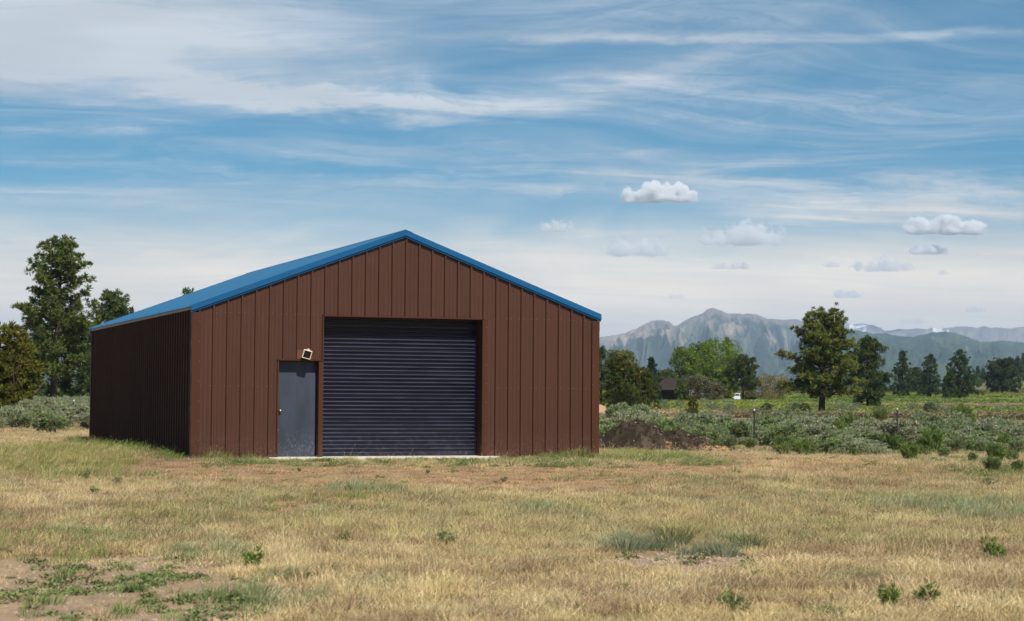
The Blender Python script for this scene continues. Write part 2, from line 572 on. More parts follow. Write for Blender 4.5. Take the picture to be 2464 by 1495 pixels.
def zone(name, x, y, lo=0.30, hi=0.75, seed=0, rough=0.7):
    d, l = dl(x, y)
    wx = (fbm(x * .8, y * .8, 41 + seed, 3) - .5) * 1.0
    wy = (fbm(x * .8, y * .8, 71 + seed, 3) - .5) * 1.0
    s = 0.0
    for (d0, l0, hl, hd, a) in ZONES[name]:
        q = ((l + wx - l0) / (hl + .25)) ** 2 + ((d + wy - d0) / (hd + .35)) ** 2
        s = s + a * np.exp(-q)
    n = fbm(x * 1.7, y * 1.7, 91 + seed, 4, .6) - .5
    return sstep(lo, hi, s + n * rough * np.minimum(1, s * 2.0))


def ground_colour(x, y):
    d, l = dl(x, y)
    n1 = fbm(x * .25, y * .25, 11, 4); n2 = fbm(x * 1.5, y * 1.5, 21, 4, .6); n3 = fbm(x * .05, y * .05, 31, 4)
    C = lambda c: np.array(c)[None, :]
    k = lambda t: t[:, None]
    col = lerp(C((.40, .29, .155)), C((.34, .245, .14)), k(sstep(.35, .65, n2)))
    col = lerp(col, C((.42, .335, .19)), k(sstep(.5, .7, n1)))
    col = lerp(col, C((.39, .25, .145)), k(zone('red', x, y, seed=1)) * .75)
    col = lerp(col, C((.23, .21, .095)), k(zone('green', x, y, seed=3)) * .45)
    col = lerp(col, lerp(C((.45, .315, .205)), C((.37, .265, .18)), k(sstep(.4, .62, fbm(x * 3, y * 3, 61, 4, .6)))), k(zone('dirt', x, y, seed=2)) * .9)
    col = lerp(col, C((.27, .24, .11)), k(zone('olive', x, y, seed=4)) * .6)
    # sage flat
    sage = sstep(52, 60, d + (n1 - .5) * 14) * (1 - sstep(150, 185, d + (n1 - .5) * 60))
    right = sstep(2, 9, l - .06 * d)
    scol = lerp(C((.30, .215, .13)), C((.19, .19, .095)), k(sstep(.4, .62, n2)))
    col = lerp(col, scol, k(sage * right))
    left = 1 - sstep(-16, -9, l + .05 * d)
    lcol = lerp(C((.29, .20, .145)), C((.30, .25, .125)), k(sstep(.42, .6, n1)))
    col = lerp(col, lcol, k(sstep(60, 78, d) * left))
    # meadow beyond
    mead = sstep(160, 185, d + (n3 - .5) * 40)
    mc = lerp(C((.215, .255, .065)), C((.155, .215, .055)), k(sstep(.4, .6, n3)))
    yel = sstep(.44, .62, fbm(x * .012, y * .05, 77, 3)) * sstep(170, 190, d) * (1 - sstep(240, 300, d))
    mc = lerp(mc, C((.33, .31, .055)), k(yel) * .5)
    yel2 = sstep(.5, .6, fbm(x * .01 + 3, y * .01, 79, 3)) * sstep(330, 380, d) * (1 - sstep(520, 560, d))
    mc = lerp(mc, C((.30, .29, .055)), k(yel2) * .5)
    bank = np.exp(-(((d - 262) / 30) ** 2)) * sstep(38, 50, l) * (1 - sstep(72, 92, l))
    mc = lerp(mc, C((.36, .25, .19)), k(sstep(.25, .7, bank + (n2 - .5) * .6)))
    dark = np.exp(-(((d - 610 - 40 * (n1 - .5)) / 40) ** 2))
    mc = lerp(mc, C((.15, .085, .05)), k(dark) * .8)
    far = sstep(660, 760, d)
    mc = lerp(mc, lerp(C((.26, .20, .13)), C((.11, .13, .07)), k(sstep(.4, .6, n1))), k(far))
    col = lerp(col, mc, k(mead))
    return col


ang_in = np.arange(-22, 22.01, 0.16)
ang_out = np.concatenate([np.arange(-180, -22, 4.0), ang_in, np.arange(26, 180.01, 4.0)])
A_ = np.radians(ang_out)
rows = [1.0]
while rows[-1] < 70: rows.append(rows[-1] + (0.5 if rows[-1] < 9 else 0.20))
while rows[-1] < 24000: rows.append(rows[-1] * 1.03)
rows = np.array(rows)
rr_, aa_ = np.meshgrid(rows, A_, indexing='ij')
gx, gy = xy(rr_ * np.cos(aa_), rr_ * np.sin(aa_))
gz = height(gx.ravel(), gy.ravel())
V = np.stack([gx.ravel(), gy.ravel(), gz], 1)
nr, nc = rr_.shape
ii, jj = np.meshgrid(np.arange(nr - 1), np.arange(nc - 1), indexing='ij')
i0 = (ii * nc + jj).ravel()
Fq = np.stack([i0, i0 + nc, i0 + nc + 1, i0 + 1], 1)[:, ::-1]
V = np.vstack([V, [[CAM[0], CAM[1], gz[:nc].mean()]]])
tri = np.stack([np.arange(nc - 1), np.arange(1, nc), np.full(nc - 1, nr * nc)], 1)
gcol = ground_colour(V[:, 0], V[:, 1])

m_ground, t, out = new_mat('ground_soil')
gc = t.attr('tint')
pos = t.node('ShaderNodeNewGeometry').outputs['Position']
na = t.noise(pos, 9.0, 4, 0.7); nb = t.noise(pos, 60.0, 2, 0.7); nc_ = t.noise(pos, 1.3, 3, 0.6)
f1 = t.add(t.add(t.mul(t.sub(na, .5), .8), t.mul(t.sub(nb, .5), .7)), t.add(t.mul(t.sub(nc_, .5), .45), 1.0))
gcc = t.mix(1.0, gc, t.xyz(f1, f1, f1), 'MULTIPLY')
vor = t.node('ShaderNodeTexVoronoi'); t.set(vor.inputs['Vector'], pos); vor.inputs['Scale'].default_value = 34.0
peb = t.mul(t.smooth(vor.outputs['Distance'], .22, .10), t.smooth(nc_, .52, .66))
gcc = t.mix(t.mul(peb, .6), gcc, (.47, .40, .33, 1))
hgtn = t.add(t.add(t.mul(na, .6), t.mul(nb, .3)), t.mul(peb, .4))
gcc = t.mix(1.0, gcc, (.86, .84, .82, 1), 'MULTIPLY')
principled(t, out, gcc, .95, .1, bump=hgtn, bdist=.05, bstr=.8)
ground = link('ground', mesh_np('ground', V, [Fq, tri[:, ::-1]], {'tint': gcol}, smooth=True), m_ground)
tag(ground, 'dry rangeland of straw coloured grass and reddish dirt', None, None, 'structure')

# ------------------------------------------------------------------ mountains
def cropD(pts, x0, y0, s):
    return np.array([((x0 + a / s) * .94769, (y0 + b / s) * .94769) for a, b in pts])


main_tr = cropD([(-1800, 520), (-900, 500), (-400, 470), (-100, 425), (120, 402), (250, 380), (350, 365), (430, 335), (470, 325), (500, 308), (545, 277), (600, 257), (640, 250), (700, 250), (745, 262), (770, 283),
                 (795, 300), (850, 275), (900, 247), (950, 220), (1000, 202), (1040, 186), (1066, 162), (1085, 150), (1130, 143), (1160, 155), (1200, 165), (1222, 180), (1245, 190), (1320, 190), (1380, 195), (1420, 193),
                 (1460, 190), (1500, 203), (1540, 215), (1600, 240), (1700, 243), (1780, 243), (1840, 238), (1880, 252), (1900, 262), (1960, 285), (2060, 320), (2200, 360), (2400, 420), (2900, 470), (3600, 520)], 1480, 740, 3.398)
far_tr = cropD([(-900, 420), (-200, 330), (150, 262), (330, 246), (430, 250), (540, 240), (600, 240), (640, 255), (680, 248), (720, 248), (760, 256), (800, 258), (830, 268), (860, 278), (890, 302), (930, 296), (970, 288), (1060, 290), (1130, 286), (1200, 288), (1240, 280),
                (1300, 281), (1400, 275), (1450, 270), (1500, 265), (1540, 268), (1580, 278), (1620, 270), (1650, 264), (1700, 276), (1760, 275), (1800, 280), (1850, 282), (1900, 272), (1940, 270), (2100, 285), (2400, 275), (3000, 320), (4000, 400)], 1950, 740, 2.99)
fore_tr = cropD([(-2600, 650), (-900, 640), (-200, 630), (50, 600), (200, 520), (350, 420), (500, 345), (650, 292), (730, 305), (800, 325), (850, 318), (900, 320), (950, 335), (1040, 342), (1130, 340), (1200, 325), (1260, 310), (1330, 307), (1400, 310), (1440, 320),
                 (1500, 340), (1550, 360), (1620, 385), (1700, 380), (1760, 372), (1800, 375), (1870, 383), (1940, 390), (2200, 400), (2600, 430), (3400, 480)], 1950, 740, 2.99)


def range_mesh(name, tr, d_crest, d_foot, seed, paint_fn, bump, step=3.0, nrow=110, t0=-900, t1=3300):
    cols = np.arange(t0, t1 + .1, step)
    ycr = np.interp(cols, tr[:, 0], tr[:, 1])
    ycr = ycr + (fbm(cols * .09, cols * 0, seed, 5, .7) - .5) * 5.0
    hzr = CY + FPX * math.tan(PITCH) + math.tan(ROLL) * (cols - CX)
    hcr = (hzr - ycr) / FPX * d_crest + CAM[2]
    s = np.concatenate([np.linspace(0, 1, nrow) ** 0.85, [1.06, 1.2, 1.5]])
    S, T = np.meshgrid(s, cols, indexing='ij')
    Hc = np.broadcast_to(hcr, S.shape)
    dist = lerp(d_foot, d_crest, S)
    l = (T - CX) / FPX * dist
    # concave flanks with ridges and gullies running downhill
    base = np.where(S <= 1, 0.30 * S + 0.70 * S ** 2.1, 1 - (S - 1) * 1.2)
    wv = (fbm(T * .012, S * 3, seed + 3, 3) - .5) * 90
    g1 = 1 - np.abs(2 * fbm((T + wv) * .016, S * 1.2, seed + 5, 3) - 1)
    g2 = 1 - np.abs(2 * fbm((T + wv) * .05, S * 3.5, seed + 8, 3) - 1)
    env = np.clip(S * (1 - S) * 4, 0, 1) ** .8
    env = np.where(S > 1, 0, env)
    Z = Hc * base + bump * env * ((g1 - .72) * 1.0 + (g2 - .72) * .6)
    Z = np.where(S < .02, -60, Z)
    X, Y = xy(dist, l)
    Vv = np.stack([X.ravel(), Y.ravel(), Z.ravel()], 1)
    n0, n1 = S.shape
    ii, jj = np.meshgrid(np.arange(n0 - 1), np.arange(n1 - 1), indexing='ij')
    k = (ii * n1 + jj).ravel()
    Fm = np.stack([k, k + 1, k + n1 + 1, k + n1], 1)
    gully = (g1 - .5) * .6 + (g2 - .5) * .4
    C_ = paint_fn(T.ravel(), S.ravel(), Z.ravel(), gully.ravel())
    o = link(name, mesh_np(name, Vv, Fm, {'tint': C_}, smooth=True), m_mount)
    tag(o, None, None, None, 'structure')
    return o


m_mount, t, out = new_mat('mountain_slopes')
mc_ = t.attr('tint')
pos = t.node('ShaderNodeNewGeometry').outputs['Position']
mn = t.noise(pos, 0.010, 5, .75)
mn2 = t.noise(pos, 0.05, 3, .6)
ff = t.add(t.add(t.mul(t.sub(mn, .5), 1.3), t.mul(t.sub(mn2, .5), .8)), 1.0)
principled(t, out, t.mix(1.0, mc_, t.xyz(ff, ff, ff), 'MULTIPLY'), .95, .05, bump=mn, bdist=60.0, bstr=.8)


def paint_main(T, S, Z, g):
    n = fbm(T * .03, S * 8, 201, 6, .66); n2 = fbm(T * .05 + 5 + (S - .5) * 3, S * 7, 211, 6, .68)
    k = lambda t_: t_[:, None]
    forest = np.array((.017, .034, .034))[None]; meadow = np.array((.10, .145, .085))[None]
    rock = np.array((.42, .33, .26))[None]; crag = np.array((.25, .195, .19))[None]
    col = np.broadcast_to(forest, (len(T), 3))
    col = lerp(col, meadow, k(sstep(.45, .62, n) * .75))
    bare = sstep(.46, .62, n2 * .5 + n * .15 + g * .35 + .08) * sstep(.56, .76, S + (n - .5) * .35)
    col = lerp(col, rock, k(bare) * .9)
    butte = np.exp(-(((T - 1590) / 70) ** 2))
    top = sstep(.90, .97, S + (n2 - .5) * .10)
    col = lerp(col, crag, k(np.clip(top + butte * sstep(.80, .88, S), 0, 1)) * .85)
    cliff = np.exp(-(((T - 1510) / 60) ** 2)) * sstep(.84, .88, S + (n2 - .5) * .1)
    col = lerp(col, np.array((.42, .33, .28))[None], k(cliff) * .8)
    return col


def paint_far(T, S, Z, g):
    n = fbm(T * .03, S * 9, 231, 4, .6)
    k = lambda t_: t_[:, None]
    col = lerp(np.array((.25, .20, .19))[None], np.array((.15, .13, .135))[None], k(sstep(.4, .6, n)))
    strata = sstep(.55, .75, fbm(T * .006, S * 40, 233, 2))
    col = lerp(col, np.array((.32, .26, .24))[None], k(strata) * .5)
    snow = (np.exp(-(((T - 2050) / 26) ** 2)) * 1.0 + np.exp(-(((T - 2075) / 20) ** 2)) * .8 + np.exp(-(((T - 2262) / 22) ** 2)) * .75 + np.exp(-(((T - 1958) / 16) ** 2)) * .8 +
            .40 * (T > 2200) * (T < 2460))
    sn = sstep(.66, .80, snow * .60 + (fbm(T * .12, S * 22, 241, 3) - .5) * .8 + .18) * sstep(.86, .93, S)
    col = lerp(col, np.array((.85, .86, .88))[None], k(sn))
    return col


def paint_fore(T, S, Z, g):
    n = fbm(T * .03, S * 8, 251, 6, .68); n2 = fbm(T * .05 + 9, S * 9, 261, 6, .66)
    k = lambda t_: t_[:, None]
    col = lerp(np.array((.026, .055, .045))[None], np.array((.065, .10, .06))[None], k(sstep(.42, .62, n)))
    right = sstep(2080, 2160, T) * (1 - sstep(2330, 2400, T))
    bare = sstep(.50, .60, n2 * .7 + g * .3) * sstep(.72, .84, S + (n - .5) * .3) * right
    col = lerp(col, np.array((.36, .30, .22))[None], k(bare) * .75)
    return col


range_mesh('far_range', far_tr, 15500, 12600, 301, paint_far, 260)
range_mesh('mountain', main_tr, 11500, 5200, 321, paint_main, 260)
range_mesh('foothills', fore_tr, 7600, 2600, 341, paint_fore, 70)

# the air: one closed box of thin haze round the whole scene
hb = MB(); hb.box(-27000, 27000, -27000, 27000, -62, 1050)
m_haze, t, out = new_mat('haze_air')
pv = t.node('ShaderNodeVolumePrincipled')
pv.inputs['Color'].default_value = (.62, .79, 1.0, 1)
pv.inputs['Density'].default_value = 6.2e-5
pv.inputs['Anisotropy'].default_value = 0.0
t.l.new(pv.outputs[0], out.inputs['Volume'])
haze = link('haze', hb.mesh('haze'), m_haze)
tag(haze, 'thin pale air that fades the far mountains', None, None, 'stuff')

# ------------------------------------------------------------------ metal building
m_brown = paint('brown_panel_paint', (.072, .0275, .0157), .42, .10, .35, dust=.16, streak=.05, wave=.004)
m_brown2 = paint('brown_trim_paint', (.074, .0290, .0166), .50, .08, .10, dust=.12)
m_brown_shaded = paint('shaded_brown_panel_paint', (.060, .0245, .0155), .55, .08, .12, streak=.03)  # same brown as the front sheets; the shade is darkened into its colour
m_blue = paint('blue_trim_paint', (.006, .090, .220), .45, .06, .25)
m_roof = paint('blue_roof_paint', (.020, .120, .240), .60, .07, .12, streak=.03)
m_plate = paint('red_brown_plate', (.145, .050, .030), .5, .08, .3)
m_cream = paint('cream_plastic', (.80, .70, .53), .5, .04, .3)
m_black = paint('black_glass', (.012, .010, .009), .30, .05, .3)
m_brass = paint('brass', (.72, .50, .20), .25, .05, .5, metal=1.0)
m_steel = paint('grey_steel', (.22, .21, .20), .45, .1, .4, metal=.6)

m_slat, t, out = new_mat('shutter_paint')
pos = t.node('ShaderNodeNewGeometry').outputs['Position']
sn = t.noise(t.mapping(pos, scale=(1.5, 1, 6)), 1.0, 4, .6)
sf = t.smooth(sn, .3, .7, .75, 1.25)
sc_ = t.mix(1.0, (.0100, .0115, .0300, 1), t.xyz(sf, sf, sf), 'MULTIPLY')
z_ = t.sep(pos)[2]
sd = t.mul(t.smooth(z_, .9, 0.0, 0, 1), t.smooth(t.noise(pos, 9.0, 5, .7), .46, .72, 0, .20))
sc_ = t.mix(sd, sc_, (.25, .22, .2, 1))
principled(t, out, sc_, t.smooth(sn, .3, .7, .30, .42), .45)

m_door, t, out = new_mat('door_paint')
pos = t.node('ShaderNodeNewGeometry').outputs['Position']
x_, y_, z_ = t.sep(pos)
dn = t.noise(t.mapping(pos, scale=(2, 1, .7)), 1.6, 5, .6)
df_ = t.smooth(dn, .25, .75, .72, 1.30)
dc = t.mix(1.0, (.041, .050, .072, 1), t.xyz(df_, df_, df_), 'MULTIPLY')
dust_ = t.mul(t.smooth(z_, .75, .03, 0, 1), t.smooth(t.noise(t.mapping(pos, scale=(1, 1, .45)), 34.0, 4, .75), .50, .72, 0, .40))
dc = t.mix(dust_, dc, (.36, .34, .31, 1))
vo = t.node('ShaderNodeTexVoronoi'); t.set(vo.inputs['Vector'], pos); vo.inputs['Scale'].default_value = 16.0
spk = t.mul(t.smooth(vo.outputs['Distance'], .17, .09), t.smooth(t.sub(t.noise(pos, 5.0, 3, .6), t.mul(z_, .16)), .44, .56))
dc = t.mix(t.mul(spk, .75), dc, (.55, .53, .50, 1))
scr = t.smooth(t.noise(t.mapping(pos, rot=(0, .5, 0), scale=(4, 1, 40)), 1.0, 3, .5), .70, .76, 0, .25)
dc = t.mix(scr, dc, (.2, .2, .22, 1))
principled(t, out, dc, .48, .4)

m_conc, t, out = new_mat('concrete')
pos = t.node('ShaderNodeNewGeometry').outputs['Position']
cn = t.noise(pos, 6.0, 6, .7)
cc = t.mix(t.smooth(cn, .3, .7), (.52, .47, .39, 1), (.72, .67, .58, 1))
principled(t, out, cc, .9, .2, bump=t.noise(pos, 40, 4, .6), bdist=.006)

shed = thing('metal_building', (0, 0, 0), 'brown ribbed metal building with blue gable roof on the dry grass', 'building')
U0, PT = .381, .3048
ZR, SL, OV = 4.965, .374, .06          # ridge height, roof slope, side overhang
DL, DR_, DH = U0 + 8 * PT, U0 + 20 * PT, 3.045    # shutter opening
PL0, PL1, PH = 1.835, 2.715, 2.075               # walk door opening
PROF = [(0, 0), (.016, .040), (.046, .040), (.063, 0), (.125, 0), (.132, .006), (.147, .006), (.154, 0), (.212, 0), (.219, .006), (.234, .006), (.241, 0), (PT, 0)]
PU = np.array([p[0] for p in PROF]); PO = np.array([p[1] for p in PROF])


def zroof(u):
    return ZR - SL * abs(u - BW / 2)


def strip_mesh(mb, ua, ub, off, z0, ztop):
    """ribbed sheet between ua and ub, rib phase at off"""
    us = sorted(set([ua, ub] + [off + p for p in PU if ua < off + p < ub] + ([BW / 2] if ua < BW / 2 < ub else [])))
    outs = [float(np.interp(u - off, PU, PO)) for u in us]
    b = len(mb.v)
    for u, o in zip(us, outs):
        mb.v.append((u, -o, z0 if not callable(z0) else z0(u))); mb.v.append((u, -o, ztop(u)))
    for i in range(len(us) - 1):
        mb.f.append((b + 2 * i, b + 2 * i + 2, b + 2 * i + 3, b + 2 * i + 1))


top_front = lambda u: zroof(u) - .06
for i in range(-1, 29):
    a_, b_ = U0 + i * PT, U0 + (i + 1) * PT
    a_, b_ = max(a_, 0.004), min(b_, BW - 0.004)
    off = U0 + i * PT
    mb = MB()
    if i == 4:
        strip_mesh(mb, a_, PL0 - .03, off, -.06, lambda u: PH + .028)
        strip_mesh(mb, a_, b_, off, PH + .028, top_front)
    elif 5 <= i <= 7:
        if i == 7:
            strip_mesh(mb, a_, b_ - .03, off, PH + .028, lambda u: DH + .028)
            strip_mesh(mb, a_, b_, off, DH + .028, top_front)
        else:
            strip_mesh(mb, a_, b_, off, PH + .028, top_front)
    elif 8 <= i <= 19:
        strip_mesh(mb, a_, b_, off, DH + .028, top_front)
    elif i == 20:
        strip_mesh(mb, a_ + .03, b_, off, -.06, lambda u: DH + .028)
        strip_mesh(mb, a_, b_, off, DH + .028, top_front)
    else:
        strip_mesh(mb, a_, b_, off, -.06, top_front)
    link('wall_panel', mb.mesh('wall_panel'), m_brown, shed)
# sheets of the other walls, three ribs each
def sheet(n):
    mb = MB()
    for k in range(n):
        strip_mesh(mb, k * PT, (k + 1) * PT, k * PT, -.20, lambda u: 3.16)
    return mb
me3 = sheet(3).mesh('side_panel')
nside = 17
ys = np.linspace(0.02, BL - .02, nside + 1)
for k in range(nside):
    sx = (ys[1] - ys[0]) / (3 * PT)
    o = link('wall_panel', me3, m_brown_shaded, shed, (0, float(ys[k + 1]), 0)); o.rotation_euler = (0, 0, -math.pi / 2); o.scale = (sx, 1, 1)
    o = link('wall_panel', me3, m_brown_shaded, shed, (BW, float(ys[k]), 0)); o.rotation_euler = (0, 0, math.pi / 2); o.scale = (sx, 1, 1)
for k in range(10):
    a_, b_ = .004 + k * (BW - .008) / 10, .004 + (k + 1) * (BW - .008) / 10
    mb = MB()
    for q in range(3):
        aa, bb = lerp(a_, b_, q / 3), lerp(a_, b_, (q + 1) / 3)
        strip_mesh(mb, aa, bb, aa, -.2, lambda u: zroof(u) - .06)
    me = mb.mesh('back_panel')
    for v in me.vertices: v.co.y = BL - v.co.y
    me.flip_normals()
    link('wall_panel', me, m_brown_shaded, shed)

# roof sheets: both slopes, three feet wide
half = BW / 2 + OV
slen = math.hypot(half, half * SL)
th = math.atan(SL)
mb = MB()
rw = (BL + .14) / 17
us = []
for k in range(3):
    for p, q in PROF[:-1]:
        us.append(((k * PT + p) * rw / (3 * PT), q))
us.append((rw, 0))
b = len(mb.v)
for u, q in us:
    mb.v.append((0, u, q)); mb.v.append((slen, u, q))
for i in range(len(us) - 1):
    mb.f.append((b + 2 * i, b + 2 * i + 1, b + 2 * i + 3, b + 2 * i + 2))
# visible rib ends at the eave
mb.poly([(slen, 0, 0)] + [(slen, u, q) for u, q in us][1:-1][::1] + [(slen, rw, 0), (slen, rw, -.012), (slen, 0, -.012)])
rmesh = mb.mesh('roof_panel')
for k in range(17):
    y0 = -.07 + k * rw
    o = link('roof_panel', rmesh, m_roof, shed, (BW / 2, y0, ZR - .012)); o.rotation_euler = (0, th, 0)
    o = link('roof_panel', rmesh, m_roof, shed, (BW / 2, y0 + rw, ZR - .012)); o.rotation_euler = (0, th, math.pi)
# ridge cap with a small foam closure peak
mb = MB()
for s_ in (-1, 1):
    mb.extrude([(0, .034), (.16, .034 - .16 * SL), (.16, .024 - .16 * SL), (0, .024)],
               lambda p, q: (BW / 2 + s_ * p, -.085, ZR + q), lambda p, q: (BW / 2 + s_ * p, BL + .085, ZR + q))
link('ridge_cap', mb.mesh('ridge_cap'), m_blue, shed)
# rake trims: deep blue fascia with a folded drip lip underneath
RP = [(.0, .028), (-.075, .028), (-.082, .020), (-.082, -.098), (-.056, -.104), (-.056, -.122), (-.062, -.124), (-.062, -.136), (.0, -.136)]
for y0, dr in ((0.0, 1), (BL, -1)):
    for s_ in (-1, 1):
        mb = MB()
        mb.extrude(RP, lambda p, q: (BW / 2, y0 + dr * p, ZR + q), lambda p, q: (BW / 2 + s_ * (half + .02), y0 + dr * p, ZR - SL * (half + .02) + q))
        link('rake_trim', mb.mesh('rake_trim'), m_blue, shed)
# eave trims along the long sides
ze = ZR - SL * half
for s_ in (-1, 1):
    mb = MB()
    x0 = BW / 2 + s_ * (BW / 2 + .002); x1 = x0 + s_ * .045
    mb.box(min(x0, x1), max(x0, x1), .01, BL - .01, ze - .075, ze - .022)
    link('eave_trim', mb.mesh('eave_trim'), paint('tan_eave_paint', (.20, .125, .075), .5), shed)
# corner trims, in two lapped lengths
for cx_, s_ in ((0, 1), (BW, -1)):
    for z0, z1, e in ((-.06, 2.86, 0.0), (2.845, 3.075, .003)):
        mb = MB()
        L_ = [(-.046 - e, -.046 - e), (.135, -.046 - e), (.135, -.041), (-.036, -.041), (-.041, .135), (-.046 - e, .135)]
        mb.extrude(L_, lambda p, q: (cx_ + s_ * p, q, z0), lambda p, q: (cx_ + s_ * p, q, z1))
        link('corner_trim', mb.mesh('corner_trim'), m_brown2, shed)
for cx_, s_ in ((0, 1), (BW, -1)):
    mb = MB()
    mb.extrude([(-.040, .040), (.135, .040), (.135, .034), (-.030, .034), (-.034, -.135), (-.040, -.135)],
               lambda p, q: (cx_ + s_ * p, BL + q, -.2), lambda p, q: (cx_ + s_ * p, BL + q, 3.07))
    link('corner_trim', mb.mesh('corner_trim'), m_brown_shaded, shed)

# framed openings
REC = .36        # shutter recess
mb = MB(); mb.box(DL - .004, DR_ + .004, -.040, REC, DH, DH + .030)
link('header_trim', mb.mesh('header_trim'), m_brown2, shed)
mb = MB(); mb.box(DR_, DR_ + .034, -.040, REC, -.02, DH - .002)
mb.box(DR_ + .030, DR_ + .120, -.044, -.036, -.02, DH + .012)
bevel(link('jamb_trim', mb.mesh('jamb_trim'), m_brown2, shed), .002)
mb = MB(); mb.box(PL1 + .002, DL, -.036, REC, -.02, PH - .002)
mb.box(DL - .032, DL, -.040, REC, PH + .032, DH - .002)
bevel(link('jamb_post', mb.mesh('jamb_post'), m_brown2, shed), .003)
mb = MB(); mb.box(PL0 - .036, DL - .002, -.050, .20, PH, PH + .030)
link('door_header_trim', mb.mesh('door_header_trim'), m_brown2, shed)
mb = MB(); mb.box(PL0 - .036, PL0, -.040, .20, -.02, PH - .002)
bevel(link('door_jamb_trim', mb.mesh('door_jamb_trim'), m_brown2, shed), .003)

# roll-up door: guide tracks, bottom bar and one object per corrugation
roll = link('roll_up_door', None, None, shed); roll.location = (0, 0, 0)
N_S = 36
ph = (DH + .05) / N_S
yd = REC - .03
sp_ = [(0.000, .000), (.20, .001), (.50, .014), (.66, .027), (.74, .034), (.80, .035), (.86, .030), (.90, .019), (.93, .004), (1.0, .000)]
def slat_mesh(seam):
    mb = MB(); b = 0
    pr = list(sp_)
    if seam: pr = pr[:2] + [(.20, .010), (.26, .010)] + pr[2:]
    for q, o in pr:
        mb.v.append((DL + .035, -o, q * ph)); mb.v.append((DR_ - .03, -o, q * ph))
    for i in range(len(pr) - 1):
        mb.f.append((2 * i, 2 * i + 1, 2 * i + 3, 2 * i + 2))
    return mb.mesh('slat', smooth=False)
sl_a, sl_b = slat_mesh(False), slat_mesh(True)
for k in range(1, N_S):
    link('slat', sl_b if k % 6 == 3 else sl_a, m_slat, roll, (0, yd, k * ph))
mb = MB(); mb.box(DL + .034, DR_ - .029, yd - .03, yd + .03, .006, ph)
bevel(link('bottom_bar', mb.mesh('bottom_bar'), m_slat, roll), .006)
for x0, x1 in ((DL + .001, DL + .045), (DR_ - .045, DR_ - .001)):
    mb = MB(); mb.box(x0, x1, yd - .055, yd - .036, .0, DH - .003); mb.box(x0, x1, yd + .02, yd + .04, 0, DH - .003)
    link('guide_track', mb.mesh('guide_track'), m_slat, roll)
mb = MB(); mb.box(DL - .3, DR_ + .3, yd + .06, yd + .08, -.05, DH + .4)
link('backing', mb.mesh('backing'), m_black, roll)

# walk door
dy_ = .165
mb = MB(); mb.box(PL0 + .022, PL1 - .018, dy_, dy_ + .045, .012, PH - .02)
door = bevel(link('door', mb.mesh('door'), m_door, shed), .003)
mb = MB()
mb.tube([(0, 0, 0), (0, -.012, 0)], .032, 16); mb.tube([(0, -.012, 0), (0, -.04, 0)], .011, 10)
k0 = len(mb.v)
mb.tube([(0, -.036, 0), (0, -.042, 0), (0, -.052, 0), (0, -.064, 0), (0, -.070, 0)], [.015, .025, .029, .024, .010], 16)
kn = link('door_knob', mb.mesh('door_knob', smooth=True), m_brass, door, (PL0 + .075, dy_, .99))
mb = MB(); mb.box(PL0, PL0 + .020, dy_ - .02, dy_ + .06, 0, PH - .003); mb.box(PL1 - .016, PL1, dy_ - .02, dy_ + .06, 0, PH - .003)
mb.box(PL0 + .02, PL1 - .016, dy_ - .02, dy_ + .06, PH - .019, PH - .003)
link('door_frame', mb.mesh('door_frame'), m_slat, shed)
mb = MB(); mb.box(PL0 + .02, PL1 - .016, dy_ - .05, dy_ + .05, 0, .011)
link('threshold', mb.mesh('threshold'), m_steel, shed)

# concrete slab edge in front of the doors, with a slightly ragged lip
mb = MB()
xs = np.linspace(1.62, 6.88, 60)
fr_ = [-.30 + .05 * float(fbm(x * 1.7, 0, 5, 3)) for x in xs]
fr_[0] = -.14; fr_[-1] = -.12; fr_[1] = -.22; fr_[-2] = -.2
b = 0
for x, yf in zip(xs, fr_):
    mb.v += [(x, .32, .0), (x, yf, -.004), (x, yf - .012, -.022), (x, yf - .02, -.16)]
for i in range(len(xs) - 1):
    for j in range(3):
        mb.f.append((4 * i + j, 4 * i + j + 1, 4 * i + j + 5, 4 * i + j + 4))
link('concrete_sill', mb.mesh('concrete_sill'), m_conc, shed)

# screw heads in rows across the front sheets: too small to pick apart
mb = MB()
def screw(u, z, yo=-.001):
    k = len(mb.v)
    for r_, q in ((.013, 0), (.013, -.004), (.008, -.009)):
        mb.v += [(u + r_ * math.cos(j * math.pi / 3), yo + q, z + r_ * math.sin(j * math.pi / 3)) for j in range(6)]
    for i in range(2):
        for j in range(6): mb.f.append((k + 6 * i + j, k + 6 * i + (j + 1) % 6, k + 6 * i + 6 + (j + 1) % 6, k + 6 * i + 6 + j))
    mb.f.append(tuple(k + 12 + j for j in range(6)))
for i in range(-1, 29):
    for du in (.085, .285):
        u = U0 + i * PT + du
        if u < .16 or u > BW - .16: continue
        for z in (.12, 1.52, 3.075):
            if DL - .05 < u < DR_ + .1 and z < DH + .04: continue
            if PL0 - .1 < u < DL and z < PH + .05: continue
            screw(u, z + random.uniform(-.006, .006))
for z in np.arange(.35, 3.0, .42):
    screw(.112, z, -.047); screw(BW - .112, z, -.047); screw(DR_ + .09, z, -.045)
tag(link('screw_heads', mb.mesh('screw_heads'), paint('screw_paint', (.17, .080, .058), .35), shed), kind='stuff')

